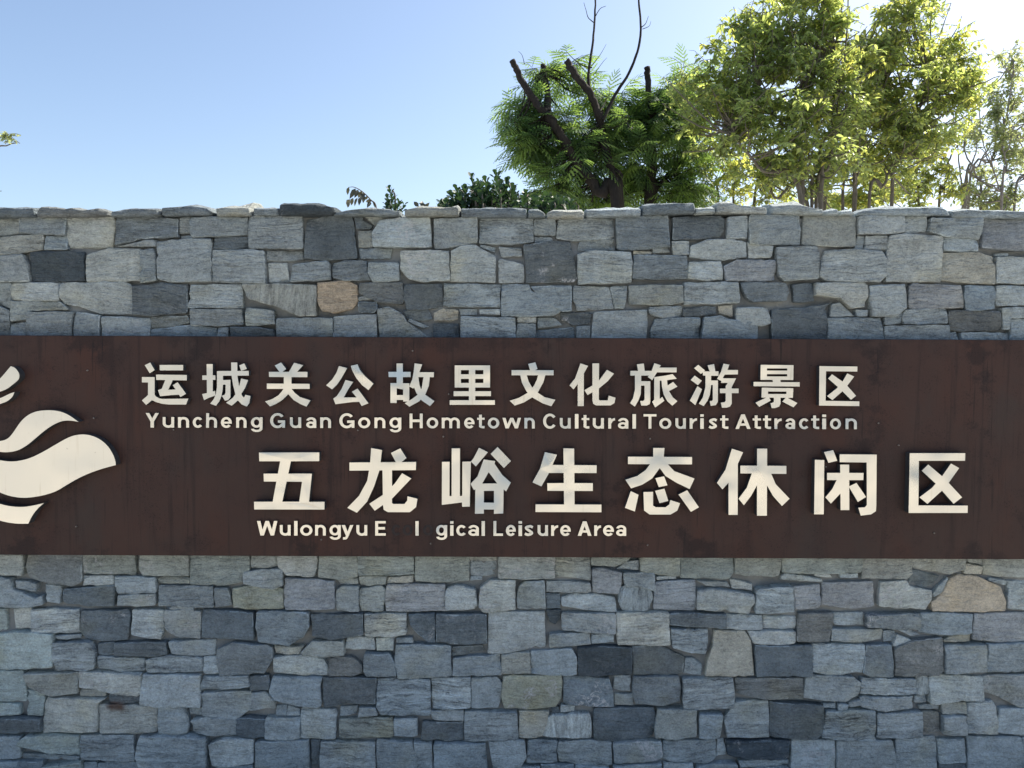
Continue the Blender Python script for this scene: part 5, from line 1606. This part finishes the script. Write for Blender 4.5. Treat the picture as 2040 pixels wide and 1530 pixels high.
tips = [(940, 352, 0, -.2), (988, 345, .05, 0), (968, 362, .1, 0), (1010, 360, .05, .2), (1020, 372, 0, .3), (910, 380, 0, -.4), (898, 388, -.05, -.5), (925, 375, 0, -.3), (880, 402, 0, -.5), (955, 370, -.1, 0)]
env = [(870, 408), (900, 385), (940, 360), (988, 352), (1025, 368), (1060, 380), (1110, 388), (1150, 398)]
for _ in range(170):
    px = rg.uniform(875, 1145)
    e = next((a, b) for a, b in zip(env, env[1:]) if a[0] <= px <= b[0])
    top = e[0][1] + (e[1][1] - e[0][1]) * (px - e[0][0]) / (e[1][0] - e[0][0])
    tips.append((px, rg.uniform(top + 6, 440), rg.uniform(-.15, .35), rg.uniform(-.4, .4)))
whorl_shrub('pittosporum_shrub', 'dark glossy shrub with whorled blunt leaves below the silk tree', tips, 1.05, 78)
whorl_shrub('pittosporum_shrub', 'small lone dark glossy shoot behind the wall coping', [(775, 376, 0, -.15), (784, 392, .05, .1), (772, 395, .05, -.3), (796, 402, .02, .1), (806, 405, 0, .3), (768, 408, 0, -.4), (785, 412, -.05, 0)], 1.0, 79, .042)

# a drooping compound leaf and a curled dry one poking over the coping
def sprig(name, label, rachis, leaflets, Y, mat, width):
    b = at(rachis[0][0], 600, Y); b.z = 0
    root = empty(name, b); tag(root, label, 'plant')
    T = Tubes()
    p0 = at(rachis[0][0], rachis[0][1], Y)
    pts = [b, b.lerp(p0, .5), b.lerp(p0, .9)] + [at(x, y, Y) for x, y in rachis]
    C = curve(pts, 5)
    T.tube(C, [.006 - .0048 * i / (len(C) - 1) for i in range(len(C))], 5)
    T.build('stalk', B_GREY, root)
    O, D, U, L, W, rv = [], [], [], [], [], []
    rg = random.Random(3)
    for (x0, y0, x1, y1) in leaflets:
        s = at(x0, y0, Y + rg.uniform(-.02, .02)); e = at(x1, y1, Y + rg.uniform(-.03, .03))
        O.append(tuple(s)); D.append(tuple(e - s)); U.append((rg.uniform(-.6, .6), -1, .2)); L.append((e - s).length); W.append((e - s).length * width * rg.uniform(.8, 1.2)); rv.append(rg.random())
    V, F, r = scatter(PRIVET_V, PRIVET_F, np.array(O), np.array(D), np.array(U), np.array(L), np.array(W), np.array(rv))
    leaf_obj('leaflets', V, F, r, mat, root)
zz = lambda a: (650 + a[0] * .196, 320 + a[1] * .196, 650 + a[2] * .196, 320 + a[3] * .196)
sprig('compound_leaf', 'drooping grey brown compound leaf hanging over the wall coping', [(750, 418), (738, 398), (722, 382), (706, 373), (694, 373)],
      [zz(a) for a in [(232, 268, 208, 350), (298, 282, 238, 385), (325, 295, 290, 372), (362, 305, 322, 385), (380, 325, 350, 395), (243, 392, 200, 482), (275, 378, 246, 458), (318, 376, 278, 462), (345, 372, 332, 448), (388, 352, 372, 430), (412, 358, 398, 405), (445, 385, 412, 440), (450, 415, 418, 470), (470, 420, 508, 480)]], .75, M_DRY, .42)
sprig('withered_leaf', 'curled withered leaf standing up behind the wall coping', [(848, 418), (846, 410), (842, 404)],
      [zz(a) for a in [(940, 470, 885, 410), (1040, 490, 945, 425), (1000, 480, 1045, 430), (960, 470, 985, 402)]], .7, M_DRY, .45)
